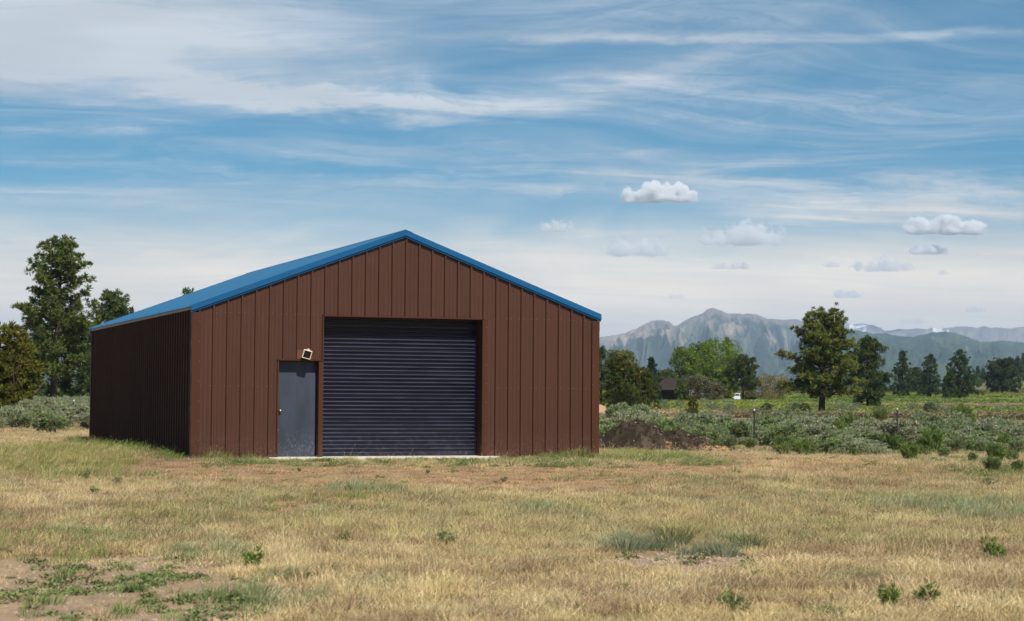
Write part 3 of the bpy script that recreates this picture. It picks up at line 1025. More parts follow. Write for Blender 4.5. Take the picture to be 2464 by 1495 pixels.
# flood light on its plate above the walk door: a thing of its own
lc = at(733, 862, 40.0)
fl = thing('flood_light', (2.40, -.036, 2.20), 'tilted square flood light with cream rim and black face above the grey door', 'light')
mb = MB(); mb.box(-.175, .155, -.008, 0, -.085, .105)
bevel(link('mounting_plate', mb.mesh('mounting_plate'), m_plate, fl), .002)
tilt = Matrix.Translation((.018, -.115, .008)) @ Matrix.Rotation(R(14), 4, 'Y') @ Matrix.Rotation(R(10), 4, 'X')
mb = MB(); s_ = .094
rim = [(-s_, -s_), (s_, -s_), (s_, s_), (-s_, s_)]; inn = [(x * .82, z * .82) for x, z in rim]
k = 0
for ring, yy in ((rim, .035), (rim, -.022), ([(x * .95, z * .95) for x, z in rim], -.030), (inn, -.030), (inn, -.018)):
    mb.v += [(x, yy, z) for x, z in ring]
for r_ in range(4):
    for j in range(4): mb.f.append((4 * r_ + j, 4 * r_ + (j + 1) % 4, 4 * r_ + 4 + (j + 1) % 4, 4 * r_ + 4 + j))
mb.f.append((3, 2, 1, 0))
bevel(link('housing', mb.mesh('housing', xf=tilt), m_cream, fl), .006)
mb = MB(); mb.box(-.0765, .0765, -.019, -.014, -.0765, .0765)
link('lens', mb.mesh('lens', xf=tilt), m_black, fl)
mb = MB(); mb.box(-.035, .035, -.02, .03, s_ + .001, s_ + .022); mb.box(-.006, .006, -.012, .0, s_ + .022, s_ + .045)
link('bracket', mb.mesh('bracket', xf=tilt), m_cream, fl)
mb = MB(); mb.tube([(.0, -.008, .0), (.006, -.05, .0), (.014, -.085, .006)], .022, 10)
link('arm', mb.mesh('arm'), m_cream, fl)

# ------------------------------------------------------------------ plants: builders
m_needle = leafy('pine_needles', .55, .22, .15, .25)
m_leaf = leafy('leaves', .5, .40, .15, .3)
m_shrub = leafy('shrub_leaves', .7, .25, .15, .15)
m_bark = tinted('bark', .95, .1, .35, 9.0, .03)
m_soil = tinted('loose_soil', 1.0, .05, .45, 14.0, .05)
m_grass_i = leafy('grass_blades', .6, .22, .06, .2, inst=True, nscale=2.0)


def unit(v):
    return v / np.maximum(np.linalg.norm(v, axis=-1, keepdims=True), 1e-9)


def spikes(C_, rad, k, wd, bias, tint, g, tvar=.15, lo=.12, droop=0.0):
    """k thin triangles bursting from each centre; bias (n,3) leans them"""
    n = len(C_)
    d = unit(g.normal(size=(n, k, 3)) + bias[:, None, :])
    r = rad[:, None, None] * g.uniform(.65, 1.15, (n, k, 1))
    base = C_[:, None] + d * r * lo
    tip = C_[:, None] + d * r
    tip[..., 2] -= droop * r[..., 0]
    sd = unit(np.cross(d, g.normal(size=(n, k, 3)))) * (wd * g.uniform(.6, 1.3, (n, k, 1)))
    mid = base * .45 + tip * .55
    Vv = np.stack([base, mid + sd, tip, mid - sd], 2).reshape(-1, 3)
    q = np.arange(n * k)[:, None] * 4
    Fv = q + np.array([[0, 1, 2, 3]])
    tt = tint[:, None, :] * g.uniform(1 - tvar, 1 + tvar, (n, k, 1))
    return Vv, Fv, np.repeat(tt.reshape(-1, 3), 4, 0)


def leaves(C_, rad, k, size, tint, g, tvar=.2, flat=.5):
    """k small diamond leaves spread through a ball round each centre"""
    n = len(C_)
    p = unit(g.normal(size=(n, k, 3))) * (g.uniform(.25, 1, (n, k, 1)) ** .5) * rad[:, None, None]
    p[..., 2] *= .8
    c = C_[:, None] + p
    nrm = unit(g.normal(size=(n, k, 3)) + np.array([0, 0, flat]) + unit(p) * .7)
    u = unit(np.cross(nrm, g.normal(size=(n, k, 3)))); v = np.cross(nrm, u)
    s = size * g.uniform(.6, 1.3, (n, k, 1))
    Vv = np.stack([c - u * s, c + v * s * .6, c + u * s, c - v * s * .6], 2).reshape(-1, 3)
    Fv = np.arange(n * k)[:, None] * 4 + np.array([[0, 1, 2, 3]])
    tt = tint[:, None, :] * g.uniform(1 - tvar, 1 + tvar, (n, k, 1))
    return Vv, Fv, np.repeat(tt.reshape(-1, 3), 4, 0)


def limb_mesh(name, limbs, col, n=5):
    """limbs: list of (points (k,3), radii)"""
    VV, FF = [], []; o = 0
    a = np.arange(n) * 2 * np.pi / n
    for P, rad in limbs:
        P = np.asarray(P, float); k = len(P)
        t_ = unit(np.gradient(P, axis=0))
        ref = np.where(np.abs(t_[:, 2:3]) > .9, np.array([[1., 0, 0]]), np.array([[0, 0, 1.]]))
        u = unit(np.cross(t_, ref)); v = np.cross(t_, u)
        ring = P[:, None] + (u[:, None] * np.cos(a)[None, :, None] + v[:, None] * np.sin(a)[None, :, None]) * np.asarray(rad)[:, None, None]
        VV.append(ring.reshape(-1, 3))
        i, j = np.meshgrid(np.arange(k - 1), np.arange(n), indexing='ij')
        f = np.stack([i * n + j, i * n + (j + 1) % n, (i + 1) * n + (j + 1) % n, (i + 1) * n + j], -1).reshape(-1, 4) + o
        FF.append(f); o += k * n
    VV = np.vstack(VV); FF = np.vstack(FF)
    c = np.broadcast_to(np.array(col)[None], VV.shape) * (0.8 + .4 * fbm(VV[:, 2] * 3, VV[:, 0] * 9 + VV[:, 1] * 7, 3, 3))[:, None]
    return mesh_np(name, VV, FF, {'tint': c}, smooth=True)


def bend(a, b, sag, k, g, wob):
    s = np.linspace(0, 1, k)[:, None]
    P = a + (b - a) * s
    P[:, 2] += sag * np.sin(np.pi * s[:, 0] * .5) ** 2 * np.linalg.norm(b - a)
    P[1:-1] += g.normal(size=(k - 2, 3)) * wob
    return P


def pine(name, base, h, hw, label, prof, seed, cb=.12, n_br=70, dens=1.0, tint=(.108, .148, .042), tuft=.42, k=22, group=None, lean=(0, 0), bark=(.060, .041, .030), trunk_r=None, gap=.25, cat='tree', nw=.030):
    """open, clumpy conifer: trunk, limbs and tufts of needles carried at the limb ends"""
    g = np.random.default_rng(seed)
    root = thing(name, tuple(base), label, cat, group)
    h = h - tuft * 1.5
    r0 = trunk_r or h * .026
    zs = np.linspace(-.15, h * .985, 12)
    tw = np.stack([lean[0] * zs / h + np.cumsum(g.normal(size=12)) * .012 * h / 12, lean[1] * zs / h + np.cumsum(g.normal(size=12)) * .012 * h / 12, zs], 1)
    tr_r = r0 * (1 - .93 * np.clip(zs / h, 0, 1)) ** .85; tr_r[0] *= 1.35
    limbs = [(tw, tr_r)]
    pz, pw = np.array([p[0] for p in prof]), np.array([p[1] for p in prof])
    CC, RR, BB = [], [], []
    az = g.uniform(0, 6.28)
    for i in range(n_br):
        tt = cb + (1 - cb) * ((i + g.uniform(0, .9)) / n_br) ** .92
        az += 2.4 + g.normal() * .45
        wv = float(np.interp(tt, pz, pw)) * hw
        ln = wv * (g.uniform(.55, 1.08) if g.random() > gap * .5 else g.uniform(.2, .5))
        # lobed outline
        ln *= .80 + .42 * float(fbm(np.array([az * .9]), np.array([tt * 6]), seed + 3, 2)[0])
        if g.random() < gap * .35: continue
        p0 = np.array([np.interp(tt * h, zs, tw[:, 0]), np.interp(tt * h, zs, tw[:, 1]), tt * h])
        up = lerp(-.10, .75, tt ** 1.4) + g.normal() * .10
        dv = np.array([math.cos(az), math.sin(az), up]); dv /= np.linalg.norm(dv)
        p1 = p0 + dv * ln
        P = bend(p0, p1, g.uniform(.0, .16), 5, g, ln * .02)
        br = max(.012, min(r0 * .32, .010 + ln * .022))
        limbs.append((P, np.linspace(br, br * .3, 5)))
        nsub = max(2, int(ln * 3.2 * dens))
        for q in range(nsub):
            s = g.uniform(.32, 1.0) if q else 1.0
            c0 = np.array([np.interp(s * 4, np.arange(5), P[:, m_]) for m_ in range(3)])
            side = np.array([-dv[1], dv[0], 0]) * g.choice([-1, 1])
            sl = ln * g.uniform(.10, .34) * (1.15 - .5 * s)
            c1 = c0 + (side * g.uniform(.5, 1) + dv * g.uniform(.3, .9) + np.array([0, 0, g.uniform(.0, .45)])) * sl
            if sl > .25: limbs.append((np.array([c0, (c0 + c1) / 2 + g.normal(size=3) * .02, c1]), np.array([br * .4, br * .3, br * .16])))
            nt = max(1, int(round(sl * 4.0)))
            for e in range(nt):
                CC.append(lerp(c0, c1, (e + 1) / nt) + g.normal(size=3) * tuft * .35); RR.append(tuft * g.uniform(.7, 1.2))
                BB.append(dv * .55 + np.array([0, 0, .75]))
    for e in range(6):
        CC.append(tw[-1] + g.normal(size=3) * np.array([.12, .12, .25]) * hw * .3); RR.append(tuft * .9); BB.append(np.array([0, 0, 1.]))
    CC, RR, BB = np.array(CC), np.array(RR), np.array(BB)
    tv = g.uniform(.72, 1.30, (len(CC), 1))
    warm = g.uniform(0, 1, (len(CC), 1)) ** 2
    T_ = np.array(tint)[None] * tv * (1 + warm * np.array([[.5, .18, -.1]]))
    Vv, Fv, Tv = spikes(CC, RR * .92, int(k * 1.35), nw * 1.25 * (tuft / .42), BB, T_, g)
    link('trunk', limb_mesh('trunk', limbs, bark, 6), m_bark, root)
    link('crown', mesh_np('crown', Vv, Fv, {'tint': Tv}), m_needle, root)
    return root


def spruce(name, base, h, hw, label, seed, tint=(.030, .052, .032), group=None, whorl=30, power=.9):
    g = np.random.default_rng(seed)
    root = thing(name, tuple(base), label, 'tree', group)
    limbs = [(np.array([(0, 0, -.1), (0, 0, h * .5), (0, 0, h * .98)]), np.array([h * .022, h * .013, .02]))]
    CC, RR, BB = [], [], []
    for i in range(whorl):
        tt = .06 + .94 * (i / whorl)
        for q in range(7):
            a = g.uniform(0, 6.28); ln = hw * (1 - tt) ** power * g.uniform(.7, 1.1) + .1
            dv = np.array([math.cos(a), math.sin(a), -.22 + .5 * tt])
            p0 = np.array([0, 0, tt * h]); p1 = p0 + dv * ln
            if q % 2 == 0: limbs.append((np.array([p0, (p0 + p1) / 2, p1]), np.array([.025, .018, .01])))
            for s in np.linspace(.3, 1, max(2, int(ln * 3))):
                CC.append(lerp(p0, p1, s) + g.normal(size=3) * .10); RR.append(g.uniform(.25, .42)); BB.append(dv * .8 + np.array([0, 0, -.1]))
    CC, RR, BB = np.array(CC), np.array(RR), np.array(BB)
    T_ = np.array(tint)[None] * g.uniform(.7, 1.35, (len(CC), 1))
    Vv, Fv, Tv = spikes(CC, RR, 10, .05, BB, T_, g)
    link('trunk', limb_mesh('trunk', limbs, (.09, .06, .045), 5), m_bark, root)
    link('crown', mesh_np('crown', Vv, Fv, {'tint': Tv}), m_needle, root)
    return root


def juniper(name, base, h, hw, label, seed, tint=(.105, .105, .022), group=None, n=520, k=20, dead=0.0, shape=1.0, low=.05, cat='tree'):
    """dense, upswept, flame-like sprays"""
    g = np.random.default_rng(seed)
    root = thing(name, tuple(base), label, cat, group)
    limbs = []
    for i in range(14):
        a = g.uniform(0, 6.28); r_ = hw * g.uniform(.2, .8)
        p1 = np.array([math.cos(a) * r_, math.sin(a) * r_, h * g.uniform(.4, .85)])
        limbs.append((bend(np.array([0, 0, -.1]), p1, -.1, 5, g, .05), np.linspace(h * .022, .015, 5)))
    # lobes
    nl = 16
    lc = []
    for i in range(nl):
        tt = g.uniform(.10, .86); a = g.uniform(0, 6.28)
        rr = hw * (1 - tt ** 2.0 * .75) * g.uniform(.25, .72) * shape
        lc.append((math.cos(a) * rr, math.sin(a) * rr, tt * h, hw * g.uniform(.32, .55)))
    lc.append((0, 0, h * .84, hw * .38))
    lc = np.array(lc)
    pick = g.integers(0, len(lc), n)
    dirs = unit(g.normal(size=(n, 3)) * np.array([1, 1, 1.15]))
    CC = lc[pick, :3] + dirs * lc[pick, 3:4] * (g.uniform(.45, 1, (n, 1)) ** .4)
    CC[:, 2] = np.clip(CC[:, 2], h * low, h)
    RR = g.uniform(.22, .40, n) * (h / 5) ** .5
    BB = dirs * .4 + np.array([[0, 0, 1.6]])
    T_ = np.array(tint)[None] * g.uniform(.65, 1.35, (n, 1)) * (1 + (g.uniform(0, 1, (n, 1)) ** 3) * np.array([[.35, .18, 0]]))
    if dead:
        dm = (g.random((n, 1)) < dead) & (CC[:, 2:3] > h * .6)
        T_ = np.where(dm, np.array([[.30, .16, .06]]) * g.uniform(.7, 1.2, (n, 1)), T_)
    Vv, Fv, Tv = spikes(CC, RR, k, .032 * (h / 5) ** .5, BB, T_, g, lo=.0)
    link('trunk', limb_mesh('trunk', limbs, (.13, .10, .075), 5), m_bark, root)
    link('crown', mesh_np('crown', Vv, Fv, {'tint': Tv}), m_needle, root)
    return root


def broadleaf(name, base, h, hw, label, seed, tint=(.13, .20, .035), group=None, n=150, k=46, leaf=.13, low=.18, trunk=(.20, .16, .12), cat='tree', thin=0.0, clump=.30):
    g = np.random.default_rng(seed)
    root = thing(name, tuple(base), label, cat, group)
    limbs = [(bend(np.array([0, 0, -.1]), np.array([g.normal() * .2, g.normal() * .2, h * .8]), 0, 6, g, .06), np.linspace(h * .022, .03, 6))]
    pt = []
    for i in range(n):
        tt = low + (1 - low) * g.uniform(0, 1) ** .85
        a = g.uniform(0, 6.28)
        wv = hw * math.sqrt(max(.02, 1 - ((tt - .52) / .56) ** 2)) * (.75 + .5 * float(vnoise(np.array([a * 1.3]), np.array([tt * 5]), seed)[0]))
        r_ = wv * g.uniform(.2, 1) ** .55
        c = np.array([math.cos(a) * r_, math.sin(a) * r_, tt * h - .1]); pt.append(c)
        if i % 3 == 0:
            p0 = np.array([0, 0, h * max(.08, tt * .55)])
            limbs.append((bend(p0, c, .05, 4, g, .05), np.linspace(h * .008, .012, 4)))
    CC = np.array(pt); RR = g.uniform(.7, 1.25, n) * clump * (hw * .5 + .5)
    T_ = np.array(tint)[None] * g.uniform(.7, 1.3, (n, 1)) * (1 + g.uniform(-.12, .25, (n, 1)) * np.array([[1, .3, 0]]))
    kk = max(6, int(k * (1 - thin)))
    Vv, Fv, Tv = leaves(CC, RR, kk, leaf, T_, g)
    link('trunk', limb_mesh('trunk', limbs, trunk, 5), m_bark, root)
    link('crown', mesh_np('crown', Vv, Fv, {'tint': Tv}), m_leaf, root)
    return root


def px2m(px_, d): return px_ / FPX * d


def tree_h(x, ytop, d):
    b_ = stand(x, d)
    return b_, float(at(x, ytop, d)[2] - b_[2])


PONDEROSA = [(0, .55), (.12, .75), (.3, 1.0), (.5, .92), (.68, .80), (.82, .62), (.93, .42), (1, .14)]
TALL = [(0, .5), (.15, .85), (.3, .95), (.45, 1.0), (.58, .95), (.72, .85), (.85, .66), (.95, .42), (1, .18)]
CONE = [(0, .9), (.1, 1.0), (.3, .92), (.5, .75), (.7, .52), (.85, .32), (1, .08)]

b_, h_ = tree_h(127, 568, 150)
pine('pine_tree', b_, h_, px2m(88, 150), 'tallest ponderosa pine at far left, its bare trunk rising from sagebrush', TALL, 11, cb=.18, n_br=140, dens=1.2, trunk_r=.34, gap=.28, tuft=.47, k=24, lean=(.5, 0))
b_, h_ = tree_h(268, 692, 185)
pine('pine_tree', b_, h_, px2m(62, 185), 'round-topped pine just above the low end of the blue roof', TALL, 12, cb=.05, n_br=130, dens=1.3, tuft=.55, k=18, gap=.2, tint=(.085, .122, .045))
b_, h_ = tree_h(452, 690, 120)
pine('pine_tree', b_, h_, px2m(34, 120), 'pine whose rounded tip shows above the left roof slope', TALL, 13, cb=.45, n_br=60, dens=1.4, tuft=.40, k=18, gap=.1)
b_, h_ = tree_h(190, 770, 168)
pine('pine_tree', b_, h_, px2m(70, 168), 'dark pine filling the gap between the tallest pine and the building', TALL, 14, cb=.05, n_br=85, dens=1.1, tuft=.55, k=18, gap=.12, tint=(.070, .104, .038))
b_, h_ = tree_h(78, 735, 172)
pine('pine_tree', b_, h_, px2m(56, 172), 'dark pine behind the olive juniper at the left edge', CONE, 15, cb=.05, n_br=90, dens=1.1, tuft=.55, k=18, gap=.12, tint=(.062, .094, .036))
b_, h_ = tree_h(1977, 742, 156)
pine('pine_tree', b_, h_, px2m(92, 156), 'large spreading ponderosa pine standing alone in the sagebrush at right', PONDEROSA, 16, cb=.17, n_br=130, dens=1.35, trunk_r=.30, tuft=.40, k=22, gap=.28, tint=(.130, .165, .044), lean=(.35, 0))
b_, h_ = tree_h(2088, 809, 215)
pine('pine_tree', b_, h_, px2m(50, 215), 'darker pine half hidden behind the large lone ponderosa', TALL, 17, cb=.05, n_br=120, dens=1.25, tuft=.50, k=18, gap=.15, tint=(.072, .105, .040))
for x, y, d, hw, lab, sd, pf in ((2172, 840, 430, 27, 'leftmost of the row of upright pines at the meadow end', 21, CONE), (2239, 850, 425, 28, 'narrow upright pine between two others beyond the yellow meadow', 22, CONE),
                                 (2310, 836, 405, 40, 'broad dark cone-shaped pine, largest of the row beyond the meadow', 23, CONE), (2412, 864, 520, 44, 'wide grey-green pine at the foot of the scrubby hillside', 24, PONDEROSA),
                                 (2205, 882, 520, 24, 'small hazy pine between the row of upright pines', 25, PONDEROSA), (2283, 890, 400, 16, 'small pine close against the left of the broad cone-shaped pine', 26, CONE)):
    b_, h_ = tree_h(x, y, d)
    pine('pine_tree', b_, h_, px2m(hw, d), lab, pf, sd, cb=.06, n_br=80, dens=.85, tuft=.62, k=16, gap=.06, tint=(.060, .088, .040) if x > 2400 else (.058, .092, .034), nw=.05)
b_, h_ = tree_h(1446, 828, 215)
pine('pine_tree', b_, h_, px2m(26, 215), 'dark pine at the right edge of the building, above the olive juniper', CONE, 27, cb=.1, n_br=70, dens=1.0, tuft=.5, k=18, gap=.1, tint=(.060, .092, .036))
b_, h_ = tree_h(1752, 812, 350)
pine('pine_tree', b_, h_, px2m(28, 350), 'pine top rising behind the bright cottonwoods', PONDEROSA, 28, cb=.3, n_br=60, dens=.9, tuft=.6, k=16, gap=.05)
b_, h_ = tree_h(1788, 852, 310)
pine('pine_tree', b_, h_, px2m(42, 310), 'dark pine on a bare stem right of the cottonwoods', PONDEROSA, 29, cb=.26, n_br=70, dens=.9, tuft=.6, k=18, gap=.05, tint=(.070, .098, .032))
b_, h_ = tree_h(1566, 861, 240)
spruce('spruce_tree', b_, h_, px2m(30, 240), 'dark pointed spruce between the junipers and the cabin', 31)
b_, h_ = tree_h(32, 787, 92)
juniper('juniper_tree', b_, h_, px2m(92, 92), 'dense olive juniper at the left edge of the field', 41, n=1100, k=24, tint=(.125, .125, .026))
b_, h_ = tree_h(1492, 856, 162)
juniper('juniper_tree', b_, h_, px2m(56, 162), 'olive juniper with orange dead sprays right of the building', 42, n=800, k=20, tint=(.078, .098, .022), dead=.10)
b_, h_ = tree_h(1548, 884, 172)
juniper('juniper_tree', b_, h_, px2m(44, 172), 'smaller olive juniper in front of the pointed spruce', 43, n=620, k=20, tint=(.092, .105, .024), dead=.03)
b_ = stand(1500, 150)
juniper('juniper_tree', b_, 1.9, px2m(44, 150), 'low dark juniper skirt behind the dirt pile', 44, n=420, k=20, tint=(.035, .048, .016), shape=1.2)
b_ = stand(1663, 128)
juniper('juniper_tree', b_, 1.95, .52, 'young bushy-headed juniper on thin stems in the sagebrush', 45, n=170, k=18, tint=(.100, .112, .024), low=.45)
for x, y, d, hw, lab, sd, ti in ((1648, 840, 335, 42, 'leftmost bright green cottonwood over the cabin', 51, (.150, .215, .040)), (1690, 828, 345, 42, 'middle cottonwood rising behind the cabin roof', 52, (.165, .235, .045)),
                                 (1733, 822, 338, 56, 'largest bright green cottonwood right of the cabin', 53, (.175, .250, .043)), (1604, 892, 330, 26, 'small grey-green cottonwood left of the cabin', 54, (.10, .125, .055)),
                                 (1494, 846, 270, 42, 'pale olive cottonwood behind the juniper with dead sprays', 55, (.15, .165, .055)), (1742, 890, 320, 30, 'low yellow-green sapling at the foot of the largest cottonwood', 56, (.16, .225, .045))):
    b_, h_ = tree_h(x, y, d)
    broadleaf('cottonwood_tree', b_, h_, px2m(hw, d), lab, sd, ti, n=150, k=60, leaf=.17, low=.10, clump=.42)
for x, y, d, hw, lab, sd, ti, thn in ((1862, 905, 350, 46, 'tan leafing willow bush right of the white car', 61, (.26, .22, .10), .2), (1682, 905, 285, 34, 'brownish bare-twigged bush in front of the cabin', 62, (.135, .13, .07), .3),
                                      (1722, 922, 300, 26, 'dull brown bush below the largest cottonwood', 63, (.14, .135, .075), .3), (1640, 915, 284, 14, 'green bush against the cabin wall', 64, (.10, .15, .035), .1),
                                      (1803, 934, 318, 18, 'low tan-green bush half hiding the white trailer', 65, (.20, .20, .09), .1)):
    b_, h_ = tree_h(x, y, d)
    broadleaf('bush', b_, h_, px2m(hw, d), lab, sd, ti, n=90, k=60, leaf=.14, low=.05, cat='bush', thin=thn, clump=.40)

# ------------------------------------------------------------------ grass: scattered over the ground
def scatter(name, P, rot, scl, tint, protos, mat, label):
    """points that carry small plant meshes (geometry nodes); nobody could count these"""
    n = len(P)
    me = bpy.data.meshes.new(name)
    me.vertices.add(n); me.vertices.foreach_set('co', np.asarray(P, np.float32).ravel())
    for nm, ty, arr, key in (('rot', 'FLOAT_VECTOR', rot, 'vector'), ('scl', 'FLOAT_VECTOR', scl, 'vector')):
        a = me.attributes.new(nm, ty, 'POINT'); a.data.foreach_set(key, np.asarray(arr, np.float32).ravel())
    a = me.attributes.new('tint', 'FLOAT_COLOR', 'POINT')
    c = np.ones((n, 4), np.float32); c[:, :3] = tint; a.data.foreach_set('color', c.ravel())
    a = me.attributes.new('pick', 'INT', 'POINT'); a.data.foreach_set('value', (np.arange(n) * 7919 % len(protos)).astype(np.int32))
    o = link(name, me)
    tag(o, label, None, None, 'stuff')
    pc = bpy.data.collections.new(name + '_plants')
    for i, pm in enumerate(protos):
        if not pm.materials: pm.materials.append(mat)
        pc.objects.link(bpy.data.objects.new('%s_plant_%02d' % (name, i), pm))
    ng = bpy.data.node_groups.new(name, 'GeometryNodeTree')
    ng.interface.new_socket('Geometry', in_out='INPUT', socket_type='NodeSocketGeometry')
    ng.interface.new_socket('Geometry', in_out='OUTPUT', socket_type='NodeSocketGeometry')
    N, L = ng.nodes, ng.links
    gi, go = N.new('NodeGroupInput'), N.new('NodeGroupOutput')
    ci = N.new('GeometryNodeCollectionInfo'); ci.inputs['Collection'].default_value = pc
    ci.inputs['Separate Children'].default_value = True; ci.inputs['Reset Children'].default_value = True
    ip = N.new('GeometryNodeInstanceOnPoints'); ip.inputs['Pick Instance'].default_value = True

    def na_(nm, ty):
        q = N.new('GeometryNodeInputNamedAttribute'); q.data_type = ty; q.inputs['Name'].default_value = nm
        return q.outputs['Attribute']
    L.new(gi.outputs[0], ip.inputs['Points']); L.new(ci.outputs[0], ip.inputs['Instance'])
    L.new(na_('pick', 'INT'), ip.inputs['Instance Index'])
    er = N.new('FunctionNodeEulerToRotation'); L.new(na_('rot', 'FLOAT_VECTOR'), er.inputs[0]); L.new(er.outputs[0], ip.inputs['Rotation'])
    L.new(na_('scl', 'FLOAT_VECTOR'), ip.inputs['Scale'])
    L.new(ip.outputs[0], go.inputs[0])
    md = o.modifiers.new('scatter', 'NODES'); md.node_group = ng
    return o


def tuft_mesh(name, n, hgt_, spread, wd, seed, lean=.35, curl=.5, wind=(.10, 0), tip=1.12, heads=0.0):
    """a tuft of bent blades, some carrying a seed head"""
    g = np.random.default_rng(seed)
    a = g.uniform(0, 6.28, n); r_ = spread * np.sqrt(g.uniform(0, 1, n))
    B = np.stack([r_ * np.cos(a), r_ * np.sin(a), np.full(n, -.02)], 1)
    o_ = np.stack([np.cos(a), np.sin(a), np.zeros(n)], 1) * g.uniform(.1, 1, (n, 1)) * lean + g.normal(size=(n, 3)) * .16 + np.array([wind[0], wind[1], 0])
    o_[:, 2] = 0
    h_ = hgt_ * g.uniform(.45, 1.1, (n, 1))
    Mi = B + o_ * h_ * .38 + np.array([[0, 0, 1]]) * h_ * .62
    Ti = B + o_ * h_ * (1 + curl * g.uniform(.2, 1, (n, 1))) + np.array([[0, 0, 1]]) * h_ * g.uniform(.82, 1.05, (n, 1))
    t_ = g.uniform(0, 6.28, n); sd = np.stack([np.cos(t_), np.sin(t_), np.zeros(n)], 1) * wd * g.uniform(.6, 1.4, (n, 1))
    Vv = np.stack([B - sd, B + sd, Mi + sd * .8, Mi - sd * .8, Ti], 1).reshape(-1, 3)
    k = np.arange(n)[:, None] * 5
    Fq_, Ft_ = k + np.array([[0, 1, 2, 3]]), k + np.array([[3, 2, 4]])
    bc = g.uniform(.72, 1.28, (n, 1, 1)) * np.array([[[.92], [.92], [1.0], [1.0], [tip]]])
    sh = np.repeat(bc, 3, 2).reshape(-1, 3)
    if heads:
        m_ = max(1, int(n * heads)); i_ = g.choice(n, m_, False)
        dr = unit(Ti[i_] - Mi[i_]); q_ = Ti[i_] - dr * .03
        s2 = unit(sd[i_]) * wd * 1.3
        hv = np.stack([q_, q_ + dr * hgt_ * .14 + s2, q_ + dr * hgt_ * .34, q_ + dr * hgt_ * .14 - s2], 1).reshape(-1, 3)
        hf = np.arange(m_)[:, None] * 4 + np.array([[0, 1, 2, 3]]) + len(Vv)
        Vv = np.vstack([Vv, hv]); Fq_ = np.vstack([Fq_, hf]); sh = np.vstack([sh, np.full((m_ * 4, 3), 1.25)])
    return mesh_np(name, Vv, [Fq_, Ft_], {'shade': sh})


def rosette_mesh(name, n, rad, seed, up=.5):
    """low spreading weed: many small leaves on short stems"""
    g = np.random.default_rng(seed)
    a = g.uniform(0, 6.28, n); r_ = rad * np.sqrt(g.uniform(0, 1, n))
    C_ = np.stack([r_ * np.cos(a), r_ * np.sin(a), .01 + g.uniform(0, up, n) * rad * (1.1 - r_ / rad)], 1)
    u = unit(np.stack([np.cos(a), np.sin(a), g.uniform(-.2, .9, n)], 1) + g.normal(size=(n, 3)) * .5)
    v = unit(np.cross(u, np.array([0, 0, 1.]) + g.normal(size=(n, 3)) * .4))
    s = rad * .17 * g.uniform(.6, 1.4, (n, 1))
    Vv = np.stack([C_ - u * s, C_ + v * s * .5, C_ + u * s * 1.1, C_ - v * s * .5], 1).reshape(-1, 3)
    Fv = np.arange(n)[:, None] * 4 + np.array([[0, 1, 2, 3]])
    return mesh_np(name, Vv, Fv, {'shade': np.repeat(g.uniform(.7, 1.3, (n, 1)) * np.ones((1, 3)), 4, 0)})


WIND = (.16 * float(RH[0]) + .10 * float(FH[0]), .16 * float(RH[1]) + .10 * float(FH[1]))
dry_pro = [tuft_mesh('dry_tuft', 42, .135, .12, .0021, 500 + i, .5, .7, WIND, heads=.10) for i in range(4)] + [tuft_mesh('dry_tuft', 34, .085, .14, .0025, 520 + i, .9, .8, WIND) for i in range(3)]
grn_pro = [tuft_mesh('green_tuft', 36, .20, .09, .0028, 540 + i, .45, .6, WIND, heads=.06) for i in range(4)]
weed_pro = [rosette_mesh('weed', 60, .12, 560 + i) for i in range(4)]

N_CAND = 150000
g = np.random.default_rng(99)
# denser close by, thinner far away
dd = 11.0 + (108 - 11.0) * g.uniform(0, 1, N_CAND) ** 1.25
ll = (dd * .295 + 3.4) * g.uniform(-1, 1, N_CAND)
X_, Y_ = xy(dd, ll)
Z_ = height(X_, Y_)
u0_ = ((dd - 11.0) / 97.0 + 1e-6) ** .8
rho = N_CAND * u0_ ** -.25 / (97 * 1.25) / (dd * .59 + 6.8)          # candidates per square metre
inside = ((X_ > -.03) & (X_ < BW + .03) & (Y_ > -.06) & (Y_ < BL + .03)) | ((X_ > 1.60) & (X_ < 6.90) & (Y_ > -.36) & (Y_ < .3))
right_ = sstep(2, 9, ll - .06 * dd)
sagef = sstep(54, 62, dd) * right_
zr2, zd2, zg2, zb2, zp2, zo2, zm2 = (zone(q, X_, Y_, seed=i + 1) for i, q in enumerate(('red', 'dirt', 'green', 'blue', 'pale', 'olive', 'mauve')))
n1 = fbm(X_ * .30, Y_ * .30, 111, 4); n2 = fbm(X_ * 1.1, Y_ * 1.1, 121, 3); n3 = fbm(X_ * .12, Y_ * .12, 131, 3)
n5 = fbm(X_ * 2.6, Y_ * 2.6, 151, 3, .6); n6 = fbm(X_ * .9 + 7, Y_ * .9, 161, 4, .6)
u_ = g.uniform(0, 1, N_CAND)
